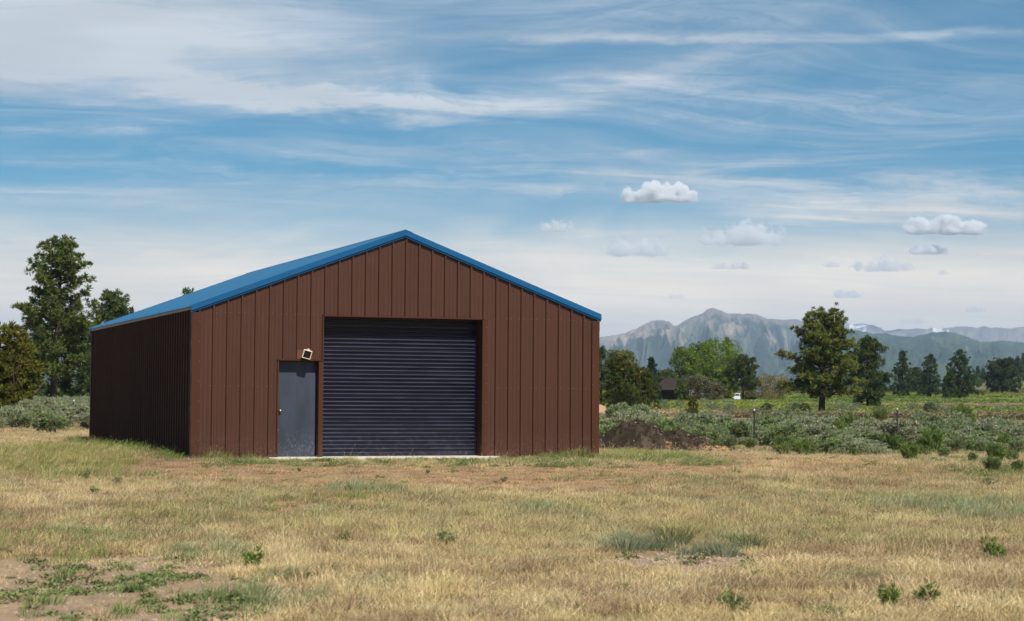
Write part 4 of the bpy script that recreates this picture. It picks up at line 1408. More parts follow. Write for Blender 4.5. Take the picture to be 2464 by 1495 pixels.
# dry grass
keep_p = (1 - .50 * zr2) * (1 - .88 * zd2) * (1 - .55 * zg2) * (1 - .80 * sagef) * sstep(.22, .50, n2 * .6 + n5 * .4 + .06)
kd = (u_ < keep_p) & ~inside
C3 = lambda c: np.array(c)[None]
k1 = lambda t_: t_[:, None]
tn = lerp(C3((.54, .43, .225)), C3((.42, .315, .175)), k1(sstep(.35, .65, n1)))
tn = lerp(tn, C3((.62, .52, .30)), k1(sstep(.48, .62, n6)) * .8)
tn = lerp(tn, C3((.66, .53, .285)), k1(zp2) * .75)
tn = lerp(tn, C3((.36, .335, .150)), k1(sstep(.52, .66, n3) * .55))
tn = lerp(tn, C3((.50, .335, .180)), k1(zr2) * .75)
tn = lerp(tn, C3((.36, .225, .165)), k1(zm2) * .80)
tn = lerp(tn, C3((.36, .35, .20)), k1(zb2) * .5)
tn = lerp(tn, C3((.47, .39, .15)), k1(zo2) * .55)
tn = lerp(tn, C3((.27, .195, .125)), k1(sstep(.52, .66, n5) * .70))
tn = lerp(tn, C3((.33, .335, .185)), k1(sstep(.40, .30, n6) * .55))
tn = tn * np.array([[1.09, 1.045, 1.0]]) * g.uniform(.66, 1.25, (N_CAND, 1)) * (1 + g.uniform(-.07, .07, (N_CAND, 3)))
hs_ = .80 * (.45 + .6 * n1 + .5 * n6 + .30 * zp2 + .35 * zo2) * (1 - .5 * zr2) * (1 - .55 * zd2) * g.uniform(.5, 1.3, N_CAND) * lerp(1.0, 1.15, sstep(40, 90, dd))
ws_ = g.uniform(.85, 1.3, N_CAND) * lerp(1.0, 2.0, sstep(25, 90, dd))


def sc_stack(a, b, m_):
    return np.stack([a, a, b], 1)[m_]


nearslab = sstep(.9, .3, -Y_) * (X_ > 1.3) * (X_ < 7.2) * (Y_ < .2)
hs_ = hs_ * (1 - .6 * nearslab)
rot_all = np.stack([g.normal(size=N_CAND) * .06, g.normal(size=N_CAND) * .06, g.uniform(-.7, .7, N_CAND)], 1)
scatter('dry_grass', np.stack([X_, Y_, Z_], 1)[kd], rot_all[kd], sc_stack(ws_, hs_, kd), tn[kd], dry_pro, m_grass_i, 'straw coloured dry grass over the field')
# green and blue-green bunch grass
edge_l = np.exp(-((X_ + .35) / .45) ** 2) * ((Y_ > -.6) & (Y_ < BL + 1))
edge_f = np.exp(-((Y_ + .16) / .16) ** 2) * ((X_ > -.5) & (X_ < BW + .6)) * (sstep(.40, .58, n2))
edge_r = np.exp(-((X_ - BW - .5) / .7) ** 2) * (Y_ > -1) * (Y_ < BL)
pg = np.clip(.42 * zb2 + .24 * zo2 + np.minimum(.25, 10 / rho) * zg2 + .40 * edge_l + .7 * edge_f + .5 * edge_r + .10 * sstep(.55, .7, n1), 0, 1) * (1 - .6 * zd2) * (1 - .5 * sagef) + .35 * sagef * sstep(.45, .6, n2)
kg = (g.uniform(0, 1, N_CAND) < pg) & ~inside
tg = lerp(C3((.23, .27, .10)), C3((.315, .325, .175)), k1(np.clip(zb2 * 1.2, 0, 1)))
tg = lerp(tg, C3((.30, .295, .095)), k1(zo2) * .8)
tg = lerp(tg, C3((.15, .225, .055)), k1(np.clip(edge_l * .8 + edge_f * .5 + zg2 * .5 + sagef * .7, 0, 1)))
tg = tg * g.uniform(.75, 1.25, (N_CAND, 1)) * (1 + g.uniform(-.08, .08, (N_CAND, 3)))
hg = (.62 + .35 * zb2 + .45 * zo2 + .45 * edge_l - .1 * edge_f) * g.uniform(.6, 1.25, N_CAND)
hg = hg * (1 - .68 * nearslab)
scatter('green_grass', np.stack([X_, Y_, Z_], 1)[kg], rot_all[kg], sc_stack(ws_ * .95, hg, kg), tg[kg], grn_pro, m_grass_i, 'green and blue-green bunch grass among the dry grass')
# taller dead seed stalks standing above the sward
NS = 6500
gs = np.random.default_rng(55)
ds = 11.5 + 48 * gs.uniform(0, 1, NS) ** .9; ls = (ds * .295 + 3.4) * gs.uniform(-1, 1, NS)
xs_, ys_ = xy(ds, ls)
ks = (fbm(xs_ * .6, ys_ * .6, 181, 4) > .47) & ~((xs_ > -.1) & (xs_ < BW + .1) & (ys_ > -1.6)) & (zone('dirt', xs_, ys_, seed=2) < .4) & (zone('red', xs_, ys_, seed=1) < .5)
ts = lerp(C3((.62, .50, .28)), C3((.34, .24, .15)), gs.uniform(0, 1, (NS, 1)))
hs2 = gs.uniform(.5, 1.15, NS)
stalk_pro = [tuft_mesh('stalk', 7, .30, .10, .0022, 590 + i, .5, .7, (WIND[0] * 1.4, WIND[1] * 1.4), heads=.7) for i in range(4)]
scatter('dry_stalks', np.stack([xs_, ys_, height(xs_, ys_)], 1)[ks], np.stack([gs.normal(size=NS) * .12, gs.normal(size=NS) * .12, gs.uniform(-.9, .9, NS)], 1)[ks], np.stack([hs2, hs2, hs2], 1)[ks], ts[ks], stalk_pro, m_grass_i, 'taller dead seed stalks standing above the dry grass')
# rank grass and stalks at the foot of the walls
NW = 1500
gw = np.random.default_rng(77)
uw = gw.uniform(0, 1, NW); sidew = gw.uniform(0, 1, NW)
xw = np.where(sidew < .45, -.10 - np.abs(gw.normal(size=NW)) * .30, np.where(uw < .3, gw.uniform(-.2, 1.75, NW), np.where(uw < .8, gw.uniform(6.85, BW + .6, NW), gw.uniform(1.7, 6.9, NW))))
yw = np.where(sidew < .45, gw.uniform(-.3, BL + .4, NW), np.where((uw >= .8), -.40 - np.abs(gw.normal(size=NW)) * .10, -.10 - np.abs(gw.normal(size=NW)) * .16))
cl = fbm(xw * 1.6, yw * 1.6, 171, 3)
kk_ = cl > .43
hw_ = (.35 + 1.5 * sstep(.45, .75, cl) * gw.uniform(.3, 1, NW)) * np.where(uw >= .8, np.where(sidew < .45, 1, .16), 1.0)
tw0 = lerp(C3((.15, .21, .05)), C3((.42, .33, .16)), (gw.uniform(0, 1, (NW, 1)) ** 1.3)) * gw.uniform(.75, 1.25, (NW, 1))
scatter('wall_foot_grass', np.stack([xw, yw, height(xw, yw)], 1)[kk_], np.stack([gw.normal(size=NW) * .1, gw.normal(size=NW) * .1, gw.uniform(0, 6, NW)], 1)[kk_], np.stack([hw_ * .3 + .7, hw_ * .3 + .7, hw_], 1)[kk_], tw0[kk_], grn_pro, m_grass_i, 'uneven rank grass at the foot of the building walls')
# low broad-leaved weeds
pw_ = np.clip((zg2 * (22 + 2 * sstep(22, 36, dd)) * sstep(.40, .56, n2) * 1.6 + 2.2 * zd2 + 10 * edge_f + .35) / rho, 0, 1) * (1 - .3 * sagef) + .55 * sagef * sstep(.42, .56, n2)
kw = (g.uniform(0, 1, N_CAND) < pw_ * (1 - .6 * nearslab)) & ~inside
tw_ = lerp(C3((.150, .195, .055)), C3((.22, .24, .105)), k1(sstep(.35, .65, n2))) * g.uniform(.7, 1.3, (N_CAND, 1)) * (1 + g.uniform(-.08, .08, (N_CAND, 3)))
sw = g.uniform(.4, 1.05, N_CAND) * lerp(1.0, 1.7, sstep(25, 80, dd))
scatter('ground_weeds', np.stack([X_, Y_, Z_], 1)[kw], rot_all[kw], sc_stack(sw, sw * (1 - .5 * nearslab), kw), tw_[kw], weed_pro, m_grass_i, 'low leafy green weeds spreading over the dirt')
# meadow sward, far off
NM = 26000
dm = 150 + 500 * g.uniform(0, 1, NM) ** 1.25; lm = dm * g.uniform(-.34, .36, NM)
Xm, Ym = xy(dm, lm); Zm = height(Xm, Ym)
tm = ground_colour(Xm, Ym) * g.uniform(.75, 1.35, (NM, 1))
sm = g.uniform(2.0, 4.2, NM)
rm = np.stack([np.zeros(NM), np.zeros(NM), g.uniform(0, 6.28, NM)], 1)
scatter('meadow_grass', np.stack([Xm, Ym, Zm], 1), rm, np.stack([sm * 2.0, sm * 2.0, sm * .75], 1), tm, [tuft_mesh('meadow_tuft', 30, .2, .16, .012, 580 + i, .6, .5) for i in range(3)], m_grass_i, 'green and yellow meadow grass beyond the sagebrush')

# ------------------------------------------------------------------ sagebrush
def sage_mesh(name, seed, h=1.0, w_=.62, tint=(.265, .285, .165), n=420, k=9, stems=10):
    """grey-green rounded shrub: twisted stems and dense upright sprays in several lobes"""
    g = np.random.default_rng(seed)
    nl = g.integers(6, 10)
    a = g.uniform(0, 6.28, nl); r_ = w_ * np.sqrt(g.uniform(0, 1, nl)) * .75
    lc = np.stack([r_ * np.cos(a), r_ * np.sin(a), h * g.uniform(.42, .72, nl) * (1.05 - .4 * r_ / w_)], 1)
    lr = w_ * g.uniform(.34, .56, nl)
    pk = g.integers(0, nl, n)
    d = unit(g.normal(size=(n, 3)) + np.array([0, 0, .35]))
    C_ = lc[pk] + d * lr[pk, None] * (g.uniform(.25, 1, (n, 1)) ** .35)
    C_[:, 2] = np.maximum(C_[:, 2], .05)
    T_ = np.array(tint)[None] * g.uniform(.60, 1.35, (n, 1)) * (1 + g.uniform(-.08, .08, (n, 3)))
    Vv, Fv, Tv = spikes(C_, g.uniform(.09, .16, n), k, .013, d * .4 + np.array([[0, 0, 1.3]]), T_, g, lo=0)
    limbs = []
    for i in range(stems):
        q = lc[i % nl] + g.normal(size=3) * .05
        limbs.append((bend(np.array([g.normal() * .05, g.normal() * .05, -.05]), q, -.1, 4, g, .03), np.linspace(.022, .006, 4)))
    return mesh_np(name, Vv, Fv, {'tint': Tv}), limb_mesh(name + '_stem', limbs, (.16, .13, .105), 4)


SAGE = [sage_mesh('foliage', 700 + i, 1.0 + .12 * (i % 3), .62, n=760, k=10, tint=ti) for i, ti in enumerate(((.33, .36, .20), (.275, .32, .145), (.365, .38, .24), (.23, .285, .12), (.34, .345, .205), (.27, .32, .16)))]
SAGE_FAR = [sage_mesh('foliage_far', 720 + i, 1.0, .66, n=130, k=8)[0] for i in range(3)]
g = np.random.default_rng(123)
spots = []
# beyond the building on the right
tries = 0
while tries < 11500:
    tries += 1
    d = 55 + (110 - 55) * g.uniform() ** .8
    px_ = g.uniform(1300, 2720)
    if px_ < 1480 and d < 80: continue
    l = (px_ - CX) / FPX * d
    x, y = xy(d, l)
    nn = float(fbm(np.array([x * .09]), np.array([y * .09]), 901, 3)[0])
    edge = 54 + 12 * float(vnoise(np.array([px_ * .02]), np.array([0.]), 7)[0]) + (7 if px_ > 2200 else 0)
    p_ = (1 if nn > .40 else .12) * (1 if d > edge + 5 else .22) * (.35 if px_ > 2330 and d > 85 else 1)
    if d < edge or g.uniform() > p_: continue
    if px_ < 1760 and d < 64.5: continue                       # the dirt pile stands here
    if abs(px_ - 1663) < 18 and abs(d - 128) < 14: continue
    if min(abs(px_ - 1815), abs(px_ - 2159)) < 42 and d < 74: continue       # posts stand clear
    s_ = g.uniform(.7, 1.55) * (1 if d > edge + 6 else .6)
    if any((x - a) ** 2 + (y - b) ** 2 < (.60 * (s_ + c)) ** 2 for a, b, c, *_ in spots[-900:]): continue
    spots.append((x, y, s_, d, 'R', px_))
tries = 0
while tries < 1500:
    tries += 1
    d = g.uniform(66, 150); px_ = g.uniform(-60, 232)
    l = (px_ - CX) / FPX * d; x, y = xy(d, l)
    nn = float(fbm(np.array([x * .12]), np.array([y * .12]), 905, 3)[0])
    p_ = lerp(.06, .9, float(sstep(78, 100, d))) * (1 if nn > .42 else .35)
    if g.uniform() > p_: continue
    s_ = g.uniform(.55, 1.15)
    if any((x - a) ** 2 + (y - b) ** 2 < (.50 * (s_ + c)) ** 2 for a, b, c, *_ in spots if _[1] == 'L'): continue
    b0 = stand(32, 92)
    if (x - b0[0]) ** 2 + (y - b0[1]) ** 2 < 1.9 ** 2: continue
    spots.append((x, y, s_, d, 'L', px_))
spots.sort(key=lambda q: q[3])
near = [q for q in spots if q[4] == 'R' and 1425 < q[5] < 2485][:235] + [q for q in spots if q[4] == 'L' and -20 < q[5] < 222][:55]
far = [q for q in spots if q not in set(near)]
for i, (x, y, s_, d, side, _p) in enumerate(near):
    lab = 'rounded grey-green sagebrush on the flat behind the wire fence right of the building' if side == 'R' else 'grey-green sagebrush on the flat left of the building, below the pines'
    o = thing('sagebrush', (x, y, hgt(x, y) - .03), lab, 'shrub', 'sagebrush right of the building' if side == 'R' else 'sagebrush left of the building', g.uniform(0, 6.28))
    o.scale = (s_ * g.uniform(.9, 1.2), s_ * g.uniform(.9, 1.2), s_ * g.uniform(.55, 1.05))
    fm, sm_ = SAGE[i % 6]
    link('foliage', fm, m_shrub, o); link('stem', sm_, m_bark, o)
m_sage_i = leafy('far_sage_leaves', .7, .2, .1, .1, inst=True)
for me in SAGE_FAR:
    me.attributes['tint'].name = 'shade'
q = 0
while q < 50:
    d = g.uniform(124, 250); px_ = g.uniform(1520, 2560); l = (px_ - CX) / FPX * d; x, y = xy(d, l)
    if float(fbm(np.array([x * .05]), np.array([y * .05]), 911, 3)[0]) < .47: continue
    far.append((x, y, g.uniform(.6, 1.2), d, 'R', px_)); q += 1
if far:
    FP = np.array([(q[0], q[1], hgt(q[0], q[1]) - .03) for q in far]); fs = np.array([q[2] for q in far]) * 1.05
    scatter('far_sagebrush', FP, np.stack([fs * 0, fs * 0, g.uniform(0, 6.28, len(far))], 1), np.stack([fs * 1.1, fs * 1.1, fs * .95], 1),
            np.ones((len(far), 3)) * g.uniform(.8, 1.15, (len(far), 1)) * np.array([[.96, 1.0, .96]]), SAGE_FAR, m_sage_i, 'sagebrush farther off that runs together into one grey-green mass')


# ------------------------------------------------------------------ green shrubs and weeds that stand out singly
def bush_mesh(name, seed, h, w_, tint, n=260, k=7, ln=.20, wd=.012, up=2.2):
    g = np.random.default_rng(seed)
    a = g.uniform(0, 6.28, n); r_ = w_ * np.sqrt(g.uniform(0, 1, n)) * (.65 + .7 * vnoise(a * 1.4, a * 0, seed))
    z = h * g.uniform(.05, .85, n) ** .8 * (.55 + .75 * vnoise(np.cos(a) * 1.8 + 5, np.sin(a) * 1.8 + r_ / w_, seed + 4)) * (1.05 - .35 * (r_ / w_) ** 2)
    C_ = np.stack([r_ * np.cos(a) * (.35 + .65 * z / h), r_ * np.sin(a) * (.35 + .65 * z / h), z], 1)
    ow = np.stack([np.cos(a), np.sin(a), np.zeros(n)], 1) * .6
    T_ = np.array(tint)[None] * g.uniform(.65, 1.35, (n, 1))
    Vv, Fv, Tv = spikes(C_, np.full(n, ln) * g.uniform(.7, 1.2, n), k, wd, ow + np.array([[0, 0, up]]), T_, g, lo=0)
    limbs = [(bend(np.array([g.normal() * .03, g.normal() * .03, -.04]), np.array([math.cos(q) * w_ * .6, math.sin(q) * w_ * .6, h * .6]), -.08, 3, g, .01), np.array([.012, .008, .004]) * max(.6, h)) for q in np.linspace(0, 6.28, 8)[:-1]]
    return mesh_np(name, Vv, Fv, {'tint': Tv}), limb_mesh(name + '_stem', limbs, (.14, .13, .07), 4)


RB = [bush_mesh('foliage', 760 + i, 1.0, .62, ti, n=330, k=8, ln=.24) for i, ti in enumerate(((.175, .245, .065), (.205, .245, .085), (.15, .21, .065), (.235, .265, .135)))]
CS = .94769
rb_px = [(1950 + a / 2.99, 740 + b / 2.99, s_) for a, b, s_ in ((120, 1235, 1.15), (310, 1255, .9), (500, 1255, .55), (660, 1265, .55), (640, 1130, 1.5), (560, 1140, 1.1), (940, 1225, 1.15), (1075, 1285, 1.05), (1250, 1235, 1.2), (1440, 1225, .9),
         (1720, 1310, 1.0), (1555, 1300, .5), (1700, 1370, .9), (1850, 1295, .8), (1890, 1370, .6), (1180, 1270, .7), (830, 1260, .4), (1330, 1275, .6), (1610, 1230, .7), (1240, 955, .9), (860, 985, .8), (60, 1130, .8), (200, 1110, .7), (380, 1150, .8), (760, 1180, .6), (1010, 1150, .8), (1330, 1180, .8), (1500, 1190, .7), (1790, 1220, .8), (1640, 1150, .7), (1900, 1240, .9), (1130, 1190, .6), (1760, 1060, .6), (1480, 1050, 1.3), (1920, 1190, .8))]
rb_px += [(1480 + a / 3.398, 740 + b / 3.398, s_) for a, b, s_ in ((790, 1375, .42), (1110, 1390, .38), (1185, 1382, .36), (1270, 1360, .8), (1340, 1345, .8), (1530, 1340, .8), (1690, 1330, 1.1), (1730, 1430, .8), (1900, 1430, .8), (1440, 1360, .6))]
ORD = 'first second third fourth fifth sixth seventh eighth ninth tenth eleventh twelfth thirteenth fourteenth fifteenth sixteenth seventeenth eighteenth nineteenth twentieth'.split()
ORD += ['twenty-' + q for q in ORD[:9]] + ['thirtieth'] + ['thirty-' + q for q in ORD[:9]] + ['fortieth'] + ['forty-' + q for q in ORD[:9]]
rb_px.sort()
for i, (ox, oy, s_) in enumerate(rb_px):
    p = ground_at(ox * CS, oy * CS)
    o = thing('rabbitbrush', tuple(p), 'green upright bush, ' + ORD[i] + ' from the left along the sagebrush edge', 'shrub', 'green bushes at the edge of the sagebrush', g.uniform(0, 6.28))
    dist = float(dl(p[0], p[1])[0]); s2 = s_ * .72 * dist / 62
    o.scale = (s2, s2, s2 * g.uniform(.8, 1.05))
    fm, sm_ = RB[i % 4]
    link('foliage', fm, m_shrub, o); link('stem', sm_, m_bark, o)

WD = [bush_mesh('foliage', 790 + i, .36, .20 + .05 * i, ti, n=95, k=8, ln=.085, wd=.0065, up=2.0) for i, ti in enumerate(((.15, .235, .045), (.135, .20, .05), (.18, .215, .085)))]
weeds = [(608, 1372, 1.15, 'tall bright green forked weed in the pale grass at lower left'), (202, 1156, 1.0, 'round bright green clump below the left wall'), (282, 1166, .7, 'flat green clump right of the round one below the left wall'),
         (228, 1193, .75, 'flat dull green clump in the straw, lowest of the three below the left wall'), (828, 1308, .7, 'leafy green weed in pale grass below the grey door'), (1075, 1312, .8, 'spreading green weed in pale grass below the roll-up door'),
         (2390, 1352, 1.3, 'largest dark green leafy weed near the right edge'), (1745, 1462, .75, 'dark green weed, left of three at the bottom right'), (1778, 1480, .8, 'small green weed at the bottom, beside a taller dark one'),
         (2140, 1462, 1.0, 'green weed, middle of three at the bottom right'), (2232, 1455, 1.0, 'green weed, rightmost of three at the bottom right'), (1212, 1160, .5, 'small green weed on the orange dirt below the shutter'),
         (1030, 1140, .45, 'tiny green weed on the orange dirt, nearest the shutter'), (1770, 1144, .8, 'flat green patch plant in the dry grass right of the building'), (1650, 1186, .6, 'green sprig in straw right of the orange dirt'),
         (2060, 1092, .9, 'spreading green plant on tan dirt below the sagebrush'), (2110, 1158, .5, 'small green clump alone in the grass at right'), (2380, 1172, .9, 'low dark green clump at the right edge of the grass'),
         (720, 1135, .45, 'thin dark weed in front of the concrete sill'), (840, 1186, .7, 'grey-green grass clump before the roll-up door')]
for i, (x, y, s_, lab) in enumerate(weeds):
    p = ground_at(x, y)
    o = thing('green_weed', tuple(p), lab, 'weed', 'weeds that stand out in the grass', g.uniform(0, 6.28))
    o.scale = (s_ * .55, s_ * .55, s_ * .50)
    fm, sm_ = WD[i % 3]
    link('foliage', fm, m_shrub, o); link('stem', sm_, m_bark, o)
# dark blue-green bunch grass round the stony patch
BG = []
for i in range(3):
    me = tuft_mesh('blades', 230, .36, .20, .0028, 820 + i, 1.15, .9, (WIND[0] * 1.3, WIND[1] * 1.3))
    me.attributes['shade'].name = 'tint'
    arr = np.empty(len(me.vertices) * 4, np.float32); me.attributes['tint'].data.foreach_get('color', arr)
    arr = arr.reshape(-1, 4); arr[:, :3] *= np.array([(.15, .185, .105), (.095, .125, .035), (.21, .235, .145)][i]); me.attributes['tint'].data.foreach_set('color', arr.ravel())
    BG.append(me)
for i, (x, y, s_, v_, lab) in enumerate(((1618, 1312, 1.1, 1, 'tallest dark green grass clump above the stony patch'), (1505, 1330, .9, 2, 'blue-green grass clump left of the stony patch'), (1588, 1325, .8, 0, 'blue-green grass clump against the left of the tallest clump'),
                                         (1700, 1332, .75, 0, 'small blue-green clump in the middle of the stony patch'), (1742, 1340, .95, 2, 'blue-green grass clump right of the stony patch'), (1800, 1322, 1.0, 1, 'dark olive grass clump at the right end of the stony patch'),
                                         (1765, 1312, .8, 0, 'dark grass clump behind the right of the stony patch'), (1655, 1338, .55, 2, 'lowest blue-green tuft among the pale stones'), (1545, 1318, .7, 0, 'short blue-green clump between two larger ones left of the stones'))):
    p = ground_at(x, y)
    o = link('grass_clump', BG[v_], m_shrub, None, tuple(p)); s_ *= g.uniform(.85, 1.1); zs_ = s_ * g.uniform(.55, .95); o.scale = (s_ * g.uniform(.8, 1.15), s_ * .9, zs_); o.rotation_euler = (0, 0, g.uniform(-.5, .5))
    tag(o, lab, 'grass clump', 'bunch grass round the stony patch')

# ------------------------------------------------------------------ stones
m_stone = tinted('stone', .9, .2, .3, 8.0, .02)


def stone_mesh(name, seed, col):
    g = np.random.default_rng(seed)
    u, v = np.meshgrid(np.linspace(0, 2 * np.pi, 9)[:-1], np.linspace(.15, np.pi - .15, 5))
    P = np.stack([np.cos(u) * np.sin(v), np.sin(u) * np.sin(v), np.cos(v)], -1).reshape(-1, 3)
    P = P * (1 + (g.uniform(-.22, .22, (len(P), 1)))) * np.array([1, .8, .55])
    i, j = np.meshgrid(np.arange(4), np.arange(8), indexing='ij')
    F_ = np.stack([i * 8 + j, (i + 1) * 8 + j, (i + 1) * 8 + (j + 1) % 8, i * 8 + (j + 1) % 8], -1).reshape(-1, 4)
    P = np.vstack([P, [[0, 0, .55], [0, 0, -.55]]]); nn = len(P)
    t1 = np.array([[nn - 2, j, (j + 1) % 8] for j in range(8)]); t2 = np.array([[nn - 1, 32 + (j + 1) % 8, 32 + j] for j in range(8)])
    return mesh_np(name, P, [F_, t1, t2], {'tint': np.broadcast_to(np.array(col)[None], P.shape)})


ST = [stone_mesh('stone', 840 + i, c) for i, c in enumerate(((.48, .40, .33), (.40, .34, .29), (.50, .44, .37), (.34, .29, .25)))]
for i, (x, y, s_, lab) in enumerate(((1952, 1080, .30, 'pale tan boulder at the edge of the green bushes'), (2072, 1073, .08, 'small white stone among the green bushes'), (2480 * CS, 1083 * CS, .10, 'small pale stone on the bare patch at far right'))):
    p = ground_at(x, y)
    o = link('boulder', ST[i].copy(), m_stone, None, (p[0], p[1], p[2] + s_ * .2)); o.scale = (s_, s_, s_)
    tag(o, lab, 'stone')
# crumbled stones of the patch: too small and many to pick apart
SP, SS = [], []
for q in range(420):
    x, y = g.normal(1665, 62), g.normal(1343, 9)
    if g.uniform() < .25: x, y = g.normal(1555, 45), g.normal(1352, 5)
    p = ground_at(x, y); SP.append(p); SS.append(g.uniform(.010, .034))
SP, SS = np.array(SP), np.array(SS)
kp = (np.random.default_rng(8).uniform(0, 1, N_CAND) < np.clip((zd2 * 60 + zr2 * 14) / rho, 0, 1)) & ~inside
SP = np.vstack([SP, np.stack([X_, Y_, Z_], 1)[kp]]); SS = np.concatenate([SS, g.uniform(.006, .022, int(kp.sum()))])
for me in ST: pass
st_pro = []
for i in range(4):
    me = stone_mesh('pebble', 860 + i, (1, 1, 1)); me.attributes['tint'].name = 'shade'; st_pro.append(me)
scatter('pebbles', SP, np.stack([SS * 0, SS * 0, g.uniform(0, 6, len(SS))], 1), np.stack([SS, SS, SS], 1), np.array([[.42, .32, .235]]) * g.uniform(.6, 1.35, (len(SS), 1)), st_pro, m_grass_i, 'pale crumbled stones on the bare patch in the grass')

# ------------------------------------------------------------------ dirt pile
pc_ = stand(1556, 60.5)
dp = thing('dirt_pile', tuple(pc_), 'long mound of dark brown earth and wood chips beside the building', 'dirt pile', None, -YAW); dp.scale = (1.20, 1.0, .95)
us_, vs_ = np.meshgrid(np.linspace(-2.9, 2.9, 150), np.linspace(-1.6, 1.6, 70), indexing='ij')
def pile_h(u, v):
    r1 = 1.15 * np.exp(-(((u + .35) / 1.15) ** 2 + (v / .85) ** 2) ** 1.1)
    r2 = .72 * np.exp(-(((u - 1.05) / .85) ** 2 + ((v - .25) / .75) ** 2) ** 1.1)
    r3 = .80 * np.exp(-(((u + 1.75) / 1.0) ** 2 + (v / .85) ** 2) ** 1.1)
    h0 = np.maximum(np.maximum(r1, r2), r3) + .35 * np.minimum(np.minimum(r1 + r3, 1), r2)
    h0 = np.maximum(h0, .33 * np.exp(-(((u - 1.9) / .7) ** 2 + ((v + .2) / .6) ** 2)))
    rough = (fbm(u * 3.2, v * 3.2, 951, 5, .62) - .5) * .34 + (fbm(u * 11, v * 11, 957, 3, .6) - .5) * .13
    return h0 + rough * np.clip(h0 * 2.2, 0, 1) - .10
hp = pile_h(us_, vs_)
Vp = np.stack([us_.ravel(), vs_.ravel(), hp.ravel()], 1)
i, j = np.meshgrid(np.arange(149), np.arange(69), indexing='ij'); k = (i * 70 + j).ravel()
Fp = np.stack([k, k + 70, k + 71, k + 1], 1)
uu, vv = us_.ravel(), vs_.ravel()
pn = fbm(uu * 2.3, vv * 2.3, 961, 4, .6); pn2 = fbm(uu * 7, vv * 7, 971, 3)
tc_ = lerp(C3((.032, .024, .017)), C3((.064, .046, .031)), k1(sstep(.35, .65, pn2)))
straw = .35 * sstep(.55, .70, fbm(uu * 1.6, vv * 2.2, 987, 4)) + np.exp(-(((uu + 1.55) / .22) ** 2 + ((vv + .55) / .3) ** 2)) + .55 * np.exp(-(((uu - .55) / .18) ** 2 + ((vv + .75) / .4) ** 2)) + 1.1 * np.exp(-(((uu - 2.0) / .5) ** 2 + ((vv + .45) / .45) ** 2)) + .45 * np.exp(-(((uu + 2.2) / .5) ** 2 + ((vv + 1.0) / .3) ** 2))
tc_ = lerp(tc_, C3((.38, .225, .10)), k1(sstep(.35, .75, straw + (pn - .5) * .9)))
tc_ = lerp(tc_, C3((.12, .09, .066)), k1(sstep(.56, .68, pn) * .6))
link('soil', mesh_np('soil', Vp, Fp, {'tint': tc_}, smooth=False), m_soil, dp)
# clods and sticks lying on it, joined: nobody could count them
nC = 900
cu, cv = g.uniform(-2.5, 2.4, nC), -np.abs(g.normal(size=nC)) * .6 + .15
ch = pile_h(cu, cv)
ok = ch > .02
cu, cv, ch = cu[ok], cv[ok], ch[ok]
cs = g.uniform(.015, .055, len(cu))
tet = np.array([(1, 0, -.3), (-.5, .87, -.3), (-.5, -.87, -.3), (0, 0, .8)])
CV = (np.stack([cu, cv, ch + .01], 1)[:, None] + (tet[None] * cs[:, None, None]) * g.uniform(.5, 1.5, (len(cu), 4, 3))).reshape(-1, 3)
CF = (np.arange(len(cu))[:, None, None] * 4 + np.array([[0, 1, 3], [1, 2, 3], [2, 0, 3]])[None]).reshape(-1, 3)
CT = np.repeat(lerp(C3((.035, .025, .018)), C3((.26, .20, .15)), (g.uniform(0, 1, (len(cu), 1)) ** 9)), 4, 0)
tag(link('clods', mesh_np('clods', CV, CF, {'tint': CT}), m_soil, dp), kind='stuff')
# tan spoil bank behind the juniper
tb = stand(1440, 150)
us_, vs_ = np.meshgrid(np.linspace(-2.2, 2.2, 50), np.linspace(-1.2, 1.2, 30), indexing='ij')
hb_ = 1.05 * np.exp(-((us_ / 1.2) ** 2 + (vs_ / .8) ** 2)) + (fbm(us_ * 3, vs_ * 3, 981, 4, .6) - .5) * .4 - .1
i, j = np.meshgrid(np.arange(49), np.arange(29), indexing='ij'); k = (i * 30 + j).ravel()
bank = link('earth_bank', mesh_np('earth_bank', np.stack([us_.ravel(), vs_.ravel(), hb_.ravel()], 1), np.stack([k, k + 30, k + 31, k + 1], 1), {'tint': np.broadcast_to(C3((.42, .27, .17)), (1500, 3)) * (.7 + .6 * fbm(us_.ravel() * 5, vs_.ravel() * 5, 3, 3))[:, None]}), m_soil, None, tuple(tb))
bank.rotation_euler = (0, 0, -YAW)
tag(bank, 'small tan earth bank just past the right edge of the building', 'dirt pile')

# ------------------------------------------------------------------ wire fences
m_post = paint('dark_post_paint', (.035, .032, .030), .6, .2)
m_tip = paint('white_post_tip', (.75, .72, .68), .6, .05)
m_wire = paint('galvanised_wire', (.30, .28, .26), .5, .1, metal=.5)


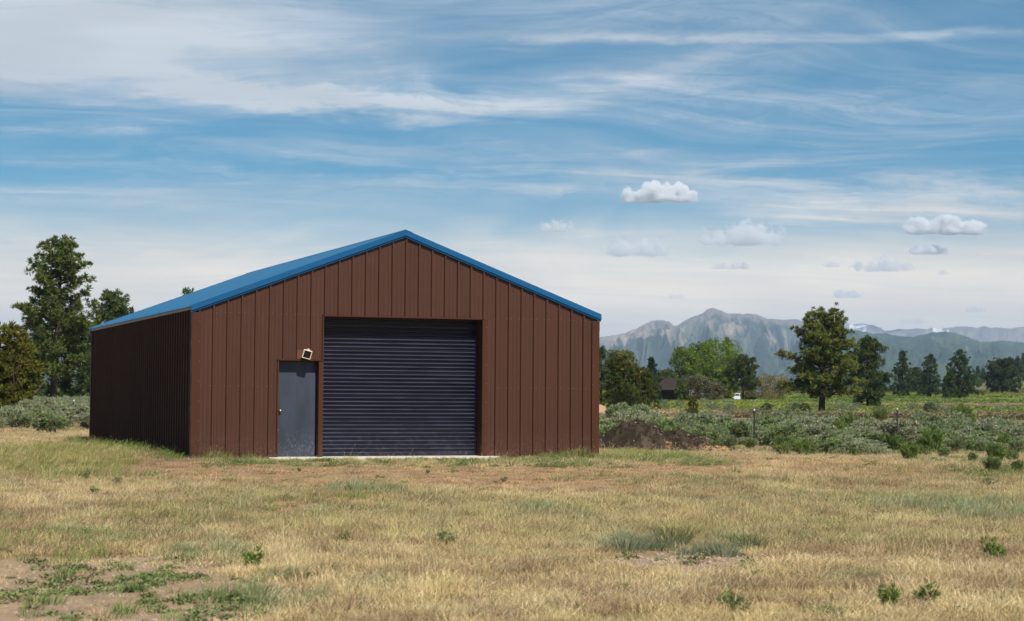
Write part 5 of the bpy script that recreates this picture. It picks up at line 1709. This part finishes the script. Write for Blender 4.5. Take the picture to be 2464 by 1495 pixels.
def fence(label, spots_, wires=4, wy=None):
    """T-posts with white tips and strands of wire"""
    c0 = spots_[0][0]
    root = thing('wire_fence', tuple(c0), label, 'fence')
    tops = []
    for p, h, ln in spots_:
        q = Vector(p) - Vector(c0)
        mb = MB(); up_ = Vector((ln * RH[0], ln * RH[1], 1)).normalized()
        mb.tube([q + up_ * -.3, q + up_ * (h - .07)], .034, 6)
        mb.box(q.x - .03, q.x + .03, q.y - .006, q.y + .006, q.z, q.z + .05)
        po = link('post', mb.mesh('post'), m_post, root)
        mb = MB(); mb.tube([q + up_ * (h - .07), q + up_ * h], .035, 6)
        link('post_tip', mb.mesh('post_tip'), m_tip, po)
        tops.append((q, up_, h))
    for wi in range(wires):
        f_ = .30 + .65 * wi / max(1, wires - 1)
        mb = MB()
        for (q0, u0_, h0), (q1, u1_, h1) in zip(tops[:-1], tops[1:]):
            a, b = q0 + u0_ * h0 * f_, q1 + u1_ * h1 * f_
            pts = [a.lerp(b, s) - Vector((0, 0, .10 * math.sin(math.pi * s))) for s in np.linspace(0, 1, 9)]
            mb.tube(pts, .0035, 3, cap=False)
        link('wire', mb.mesh('wire'), m_wire, root)
    return root


def post_at(x, ybase, d):
    return stand(x, d)


fp = []
for x, d, ytop in ((1130, 122, 975), (1300, 108, 980), (1480, 97, 988), (1815, 71, 984), (2159, 72, 982), (2520, 75, 985)):
    b_ = stand(x, d); fp.append((b_, float(np.clip(at(x, ytop, d)[2] - b_[2], 1.2, 1.9)), .0))
fence('wire fence of dark steel posts with white tips crossing the sagebrush at right', fp)
fl_ = []
for x, d, h, ln in ((-80, 84, 1.2, 0), (168, 82, 1.22, .16), (330, 84, 1.2, 0)):
    fl_.append((stand(x, d), h, ln))
fence('wire fence with one leaning rusty post left of the building', fl_, 3)

# ------------------------------------------------------------------ cabin, car and trailer far off among the trees
m_log = paint('dark_log_stain', (.055, .034, .024), .8, .25, .1)
m_shing = paint('brown_shingles', (.050, .037, .030), .9, .3, .1)
m_wht = paint('white_paint', (.72, .71, .69), .35, .04, .4)
m_pane = paint('window_glass', (.05, .06, .07), .1, .05, .5)
m_tyre = paint('tyre_rubber', (.02, .02, .02), .8, .1)
cb_ = stand(1640, 296)
cab = thing('cabin', tuple(cb_), 'dark brown wooden cabin with a porch, under the cottonwoods', 'house', None, -YAW + R(38))
W2, D2, HW, HR = 2.5, 3.4, 2.3, 3.7
mb = MB(); mb.box(-W2, W2, -D2, D2, -.4, HW)
mb.poly([(-W2, -D2, HW), (W2, -D2, HW), (0, -D2, HR)]); mb.poly([(W2, D2, HW), (-W2, D2, HW), (0, D2, HR)])
link('wall', mb.mesh('wall'), m_log, cab)
mb = MB()
for s_ in (-1, 1):
    mb.extrude([(0, HR + .12), (W2 + .5, HW - .22), (W2 + .5, HW - .34), (0, HR)], lambda p, q: (s_ * p, -D2 - .7, q), lambda p, q: (s_ * p, D2 + .5, q))
rf = link('roof', mb.mesh('roof'), m_shing, cab)
mb = MB(); mb.box(.5, 1.0, .6, 1.1, HW + .3, HR + .55)
link('chimney', mb.mesh('chimney'), m_stone if False else m_shing, rf)
for x0, x1 in ((-1.5, -.7), (.7, 1.5)):
    mb = MB()
    for a, b, c, d in ((x0, x1, .9, .98), (x0, x1, 1.82, 1.9), (x0, x0 + .08, .98, 1.82), (x1 - .08, x1, .98, 1.82), ((x0 + x1) / 2 - .03, (x0 + x1) / 2 + .03, .98, 1.82)):
        mb.box(a, b, -D2 - .05, -D2 - .002, c, d)
    wn = link('window', mb.mesh('window'), m_wht, cab)
    mb = MB(); mb.box(x0 + .08, x1 - .08, -D2 - .02, -D2 - .004, .98, 1.82)
    link('pane', mb.mesh('pane'), m_pane, wn)
mb = MB(); mb.box(-.42, .42, -D2 - .04, -D2 - .003, 0, 1.95)
link('door', mb.mesh('door'), m_log, cab)
mb = MB(); mb.box(-W2 - 1.6, -W2 - .01, -D2, D2, -.3, .12); mb.box(-W2 - 1.6, -W2 - 1.5, -D2, D2, .8, .88)
pr_ = link('porch', mb.mesh('porch'), m_log, cab)
for yy in (-D2 + .1, -1, 1.2, D2 - .1):
    mb = MB(); mb.box(-W2 - 1.58, -W2 - 1.46, yy - .06, yy + .06, .12, 1.9)
    link('porch_post', mb.mesh('porch_post'), m_log, pr_)
mb = MB(); mb.poly([(-W2 - 1.8, -D2 - .3, 1.88), (-W2 - .3, -D2 - .3, 2.25), (-W2 - .3, D2 + .3, 2.25), (-W2 - 1.8, D2 + .3, 1.88)]); mb.poly([(-W2 - 1.8, -D2 - .3, 1.80), (-W2 - 1.8, D2 + .3, 1.80), (-W2 - .3, D2 + .3, 2.17), (-W2 - .3, -D2 - .3, 2.17)])
link('porch_roof', mb.mesh('porch_roof'), m_shing, cab)

cbp = stand(1776, 330)
car = thing('parked_car', tuple(cbp), 'white car parked in the grass right of the cottonwoods', 'car', None, -YAW + R(12))
side = [(-2.1, .35), (-2.15, .75), (-1.9, .88), (-1.3, .95), (-.75, 1.42), (.75, 1.45), (1.45, 1.0), (2.1, .92), (2.15, .45), (2.05, .32)]
mb = MB(); mb.extrude(side, lambda p, q: (p, -.82, q), lambda p, q: (p, .82, q))
body = bevel(link('body', mb.mesh('body'), m_wht, car), .06, 2)
for s_ in (-1, 1):
    mb = MB(); y0 = s_ * .825
    mb.poly([(-1.12, y0, .98), (-.05, y0, .98), (-.05, y0, 1.36), (-.70, y0, 1.35)]); mb.poly([(.03, y0, .98), (1.2, y0, .98), (.72, y0, 1.37), (.03, y0, 1.36)])
    link('window', mb.mesh('window'), m_pane, car)
    for xx in (-1.35, 1.35):
        mb = MB(); mb.tube([(xx, s_ * .64, .32), (xx, s_ * .84, .32)], .32, 14)
        wl = link('wheel', mb.mesh('wheel'), m_tyre, car)
        mb = MB(); mb.tube([(xx, s_ * .84, .32), (xx, s_ * .85, .32)], .19, 12)
        link('rim', mb.mesh('rim'), m_steel, wl)
tbp = stand(1812, 352)
trl = thing('trailer', tuple(tbp), 'low white trailer behind the dark pine on a bare stem', 'trailer', None, -YAW)
mb = MB(); mb.extrude([(-1.6, .55), (-1.75, .9), (-1.6, 1.75), (-1.3, 1.95), (1.5, 1.95), (1.75, 1.6), (1.7, .55)], lambda p, q: (p, -.9, q), lambda p, q: (p, .9, q))
bevel(link('body', mb.mesh('body'), m_wht, trl), .08, 2)
mb = MB(); mb.box(-.9, -.2, -.915, -.902, 1.15, 1.6); mb.box(.3, 1.0, -.915, -.902, 1.15, 1.6)
link('window', mb.mesh('window'), m_pane, trl)
mb = MB(); mb.tube([(0, -.85, .33), (0, -.65, .33)], .33, 12); mb.tube([(1.7, 0, .5), (2.6, 0, .42)], .05, 6)
link('wheel', mb.mesh('wheel'), m_tyre, trl)

# ------------------------------------------------------------------ far woods: one mass of crowns
fw = []
for q in range(520):
    px_ = g.uniform(-150, 2650); d = g.uniform(690, 1050)
    if 1380 < px_ < 1620: d += 100
    fw.append((px_, d, g.uniform(2.2, 4.4) if px_ < 2330 else g.uniform(1.5, 3), 0 if g.uniform() < .5 else 1))
for q in range(170):
    fw.append((g.uniform(2340, 2700), g.uniform(640, 1000), g.uniform(1.0, 2.0) if g.uniform() < .45 else g.uniform(4, 7.5), 1))
FWp = np.array([stand(a, b) for a, b, *_ in fw]); hh = np.array([a[2] for a in fw])
gg = np.random.default_rng(5)
n_ = 60
Cc = unit(gg.normal(size=(n_, 3))) * gg.uniform(.5, 1, (n_, 1)) * np.array([.42, .42, .45]) + np.array([0, 0, .52])
Vv, Fv, Tv = leaves(Cc, np.full(n_, .16), 9, .075, np.ones((n_, 3)), gg, .3)
w1 = mesh_np('round_crown', Vv, Fv, {'shade': Tv})
zz = gg.uniform(.05, 1, 120); aa = gg.uniform(0, 6.28, 120); rr2 = .30 * (1.02 - zz) ** .8 * gg.uniform(.5, 1, 120)
Vv, Fv, Tv = leaves(np.stack([np.cos(aa) * rr2, np.sin(aa) * rr2, zz], 1), np.full(120, .07), 6, .05, np.ones((120, 3)), gg, .3)
w2 = mesh_np('pointed_crown', Vv, Fv, {'shade': Tv})
w_t = np.where((np.array([a[3] for a in fw]) == 0)[:, None], np.array([[.085, .125, .035]]), np.array([[.045, .068, .032]])) * gg.uniform(.75, 1.3, (len(fw), 1))
sel = np.array([a[3] for a in fw]) == 0
rz = gg.uniform(0, 6.28, len(fw)); z0_ = np.zeros(len(fw))
for nm, s__, pro in (('leafy_wood', sel, w1), ('conifer_wood', ~sel, w2)):
    scatter(nm, FWp[s__], np.stack([z0_, z0_, rz], 1)[s__], np.stack([hh * 1.15, hh * 1.15, hh], 1)[s__], w_t[s__], [pro], m_grass_i, 'far belt of trees at the foot of the hills that reads as one mass')

# ------------------------------------------------------------------ small fair-weather clouds
def cloud_mat(name, dens, seed, thick, g, asp):
    """puffs of vapour piled on a flat base"""
    q = np.random.default_rng(seed * 13)
    m, t, out = new_mat(name)
    co = t.node('ShaderNodeTexCoord').outputs['Object']
    cs = t.mapping(co, scale=(asp, asp * .7, 1.0))
    z = t.sep(co)[2]
    f = None
    nl = 8
    for i in range(nl):
        fx = -.72 + 1.44 * (i + q.uniform(.1, .9)) / nl
        rad = q.uniform(.50, .95) * (1 - .45 * abs(fx)) * (.72 if i % 3 == 0 else 1.0)
        d = t.node('ShaderNodeVectorMath', operation='DISTANCE')
        t.set(d.inputs[0], cs); d.inputs[1].default_value = (fx * asp, q.uniform(-.3, .3) * asp * .5, -.52 + rad * .50)
        e = t.sub(rad, d.outputs['Value'])
        f = e if f is None else t.m('SMOOTH_MAX', f, e, .12)
    n1 = t.noise(t.mapping(cs, loc=(seed * 2.3, 0, seed)), 1.9, 5, .60, .2)
    f = t.add(f, t.mul(t.sub(n1, .5), thick))
    f = t.sub(f, t.smooth(z, -.40, -.62, 0, 1.0))
    den = t.mul(t.smooth(f, .0, .10), dens)
    pv = t.node('ShaderNodeVolumePrincipled')
    pv.inputs['Color'].default_value = (1, 1, 1, 1); pv.inputs['Anisotropy'].default_value = g
    t.set(pv.inputs['Density'], den)
    t.l.new(pv.outputs[0], out.inputs['Volume'])
    try: m.cycles.volume_step_rate = .5
    except Exception: pass
    return m


hull = MB()
nu, nv = 20, 10
for i in range(1, nv):
    for j in range(nu):
        a, b = 2 * math.pi * j / nu, math.pi * i / nv
        hull.v.append((1.15 * math.cos(a) * math.sin(b) ** .7, 1.15 * math.sin(a) * math.sin(b) ** .7, max(-.85, 1.1 * math.cos(b))))
for i in range(nv - 2):
    for j in range(nu): hull.f.append((i * nu + j, (i + 1) * nu + j, (i + 1) * nu + (j + 1) % nu, i * nu + (j + 1) % nu))
hull.f.append(tuple(range(nu))); hull.f.append(tuple(range((nv - 2) * nu, (nv - 1) * nu))[::-1])
clouds = [(1570, 463, 88, 44, .060, .10, 'bright white puffy cloud high right of the roof peak'), (2262, 541, 110, 42, .060, .08, 'bright white flat-based cloud near the right edge'),
          (2234, 600, 50, 22, .030, .10, 'small pale cloud just under the bright one at right'), (1340, 545, 46, 22, .018, .15, 'faint grey-white wisp right of the roof peak'),
          (1535, 598, 76, 34, .018, .15, 'ragged grey cloud under the bright puffy one'), (1785, 568, 108, 40, .020, .12, 'broad pale grey cloud in the middle of the small clouds'),
          (1757, 641, 50, 13, .016, .15, 'small grey cloud sliver below the broad pale cloud'), (2118, 640, 84, 26, .018, .14, 'long grey cloud left of the flat-based white cloud'),
          (1998, 638, 24, 10, .009, .12, 'grey scrap of cloud at the left end of the long grey one'), (2036, 708, 34, 17, .018, .12, 'small round grey cloud above the large pine'),
          (2346, 745, 27, 11, .008, .12, 'grey scrap of cloud low over the right mountains'), (2270, 657, 15, 9, .009, .1, 'tiny grey cloud below the pale cloud at right'),
          (1625, 714, 34, 9, .006, .12, 'faint grey streak of cloud left of the mountain peak'), (2200, 774, 48, 11, .010, .1, 'pale cream cloud resting low on the far range')]
for i, (x, y, hw, hh_, dn_, tk, lab) in enumerate(clouds):
    D = 15000 if y < 700 else 22000
    c = at(x, y, D)
    sx, sz = px2m(hw, D) * 1.15, px2m(hh_, D) * 1.15
    o = link('cloud', hull.mesh('cloud', smooth=True), cloud_mat('cloud_vapour_%02d' % i, dn_ * (1 if i < 3 else .75) * (84 / hw) ** .5, i + 1, 1.25 if i < 3 else 2.7, -.55 if i < 3 else .0, sx / sz), None, tuple(c))
    o.scale = (sx, sx * .7, sz); o.rotation_euler = (0, 0, -YAW)
    tag(o, lab, 'cloud', 'small fair-weather clouds')
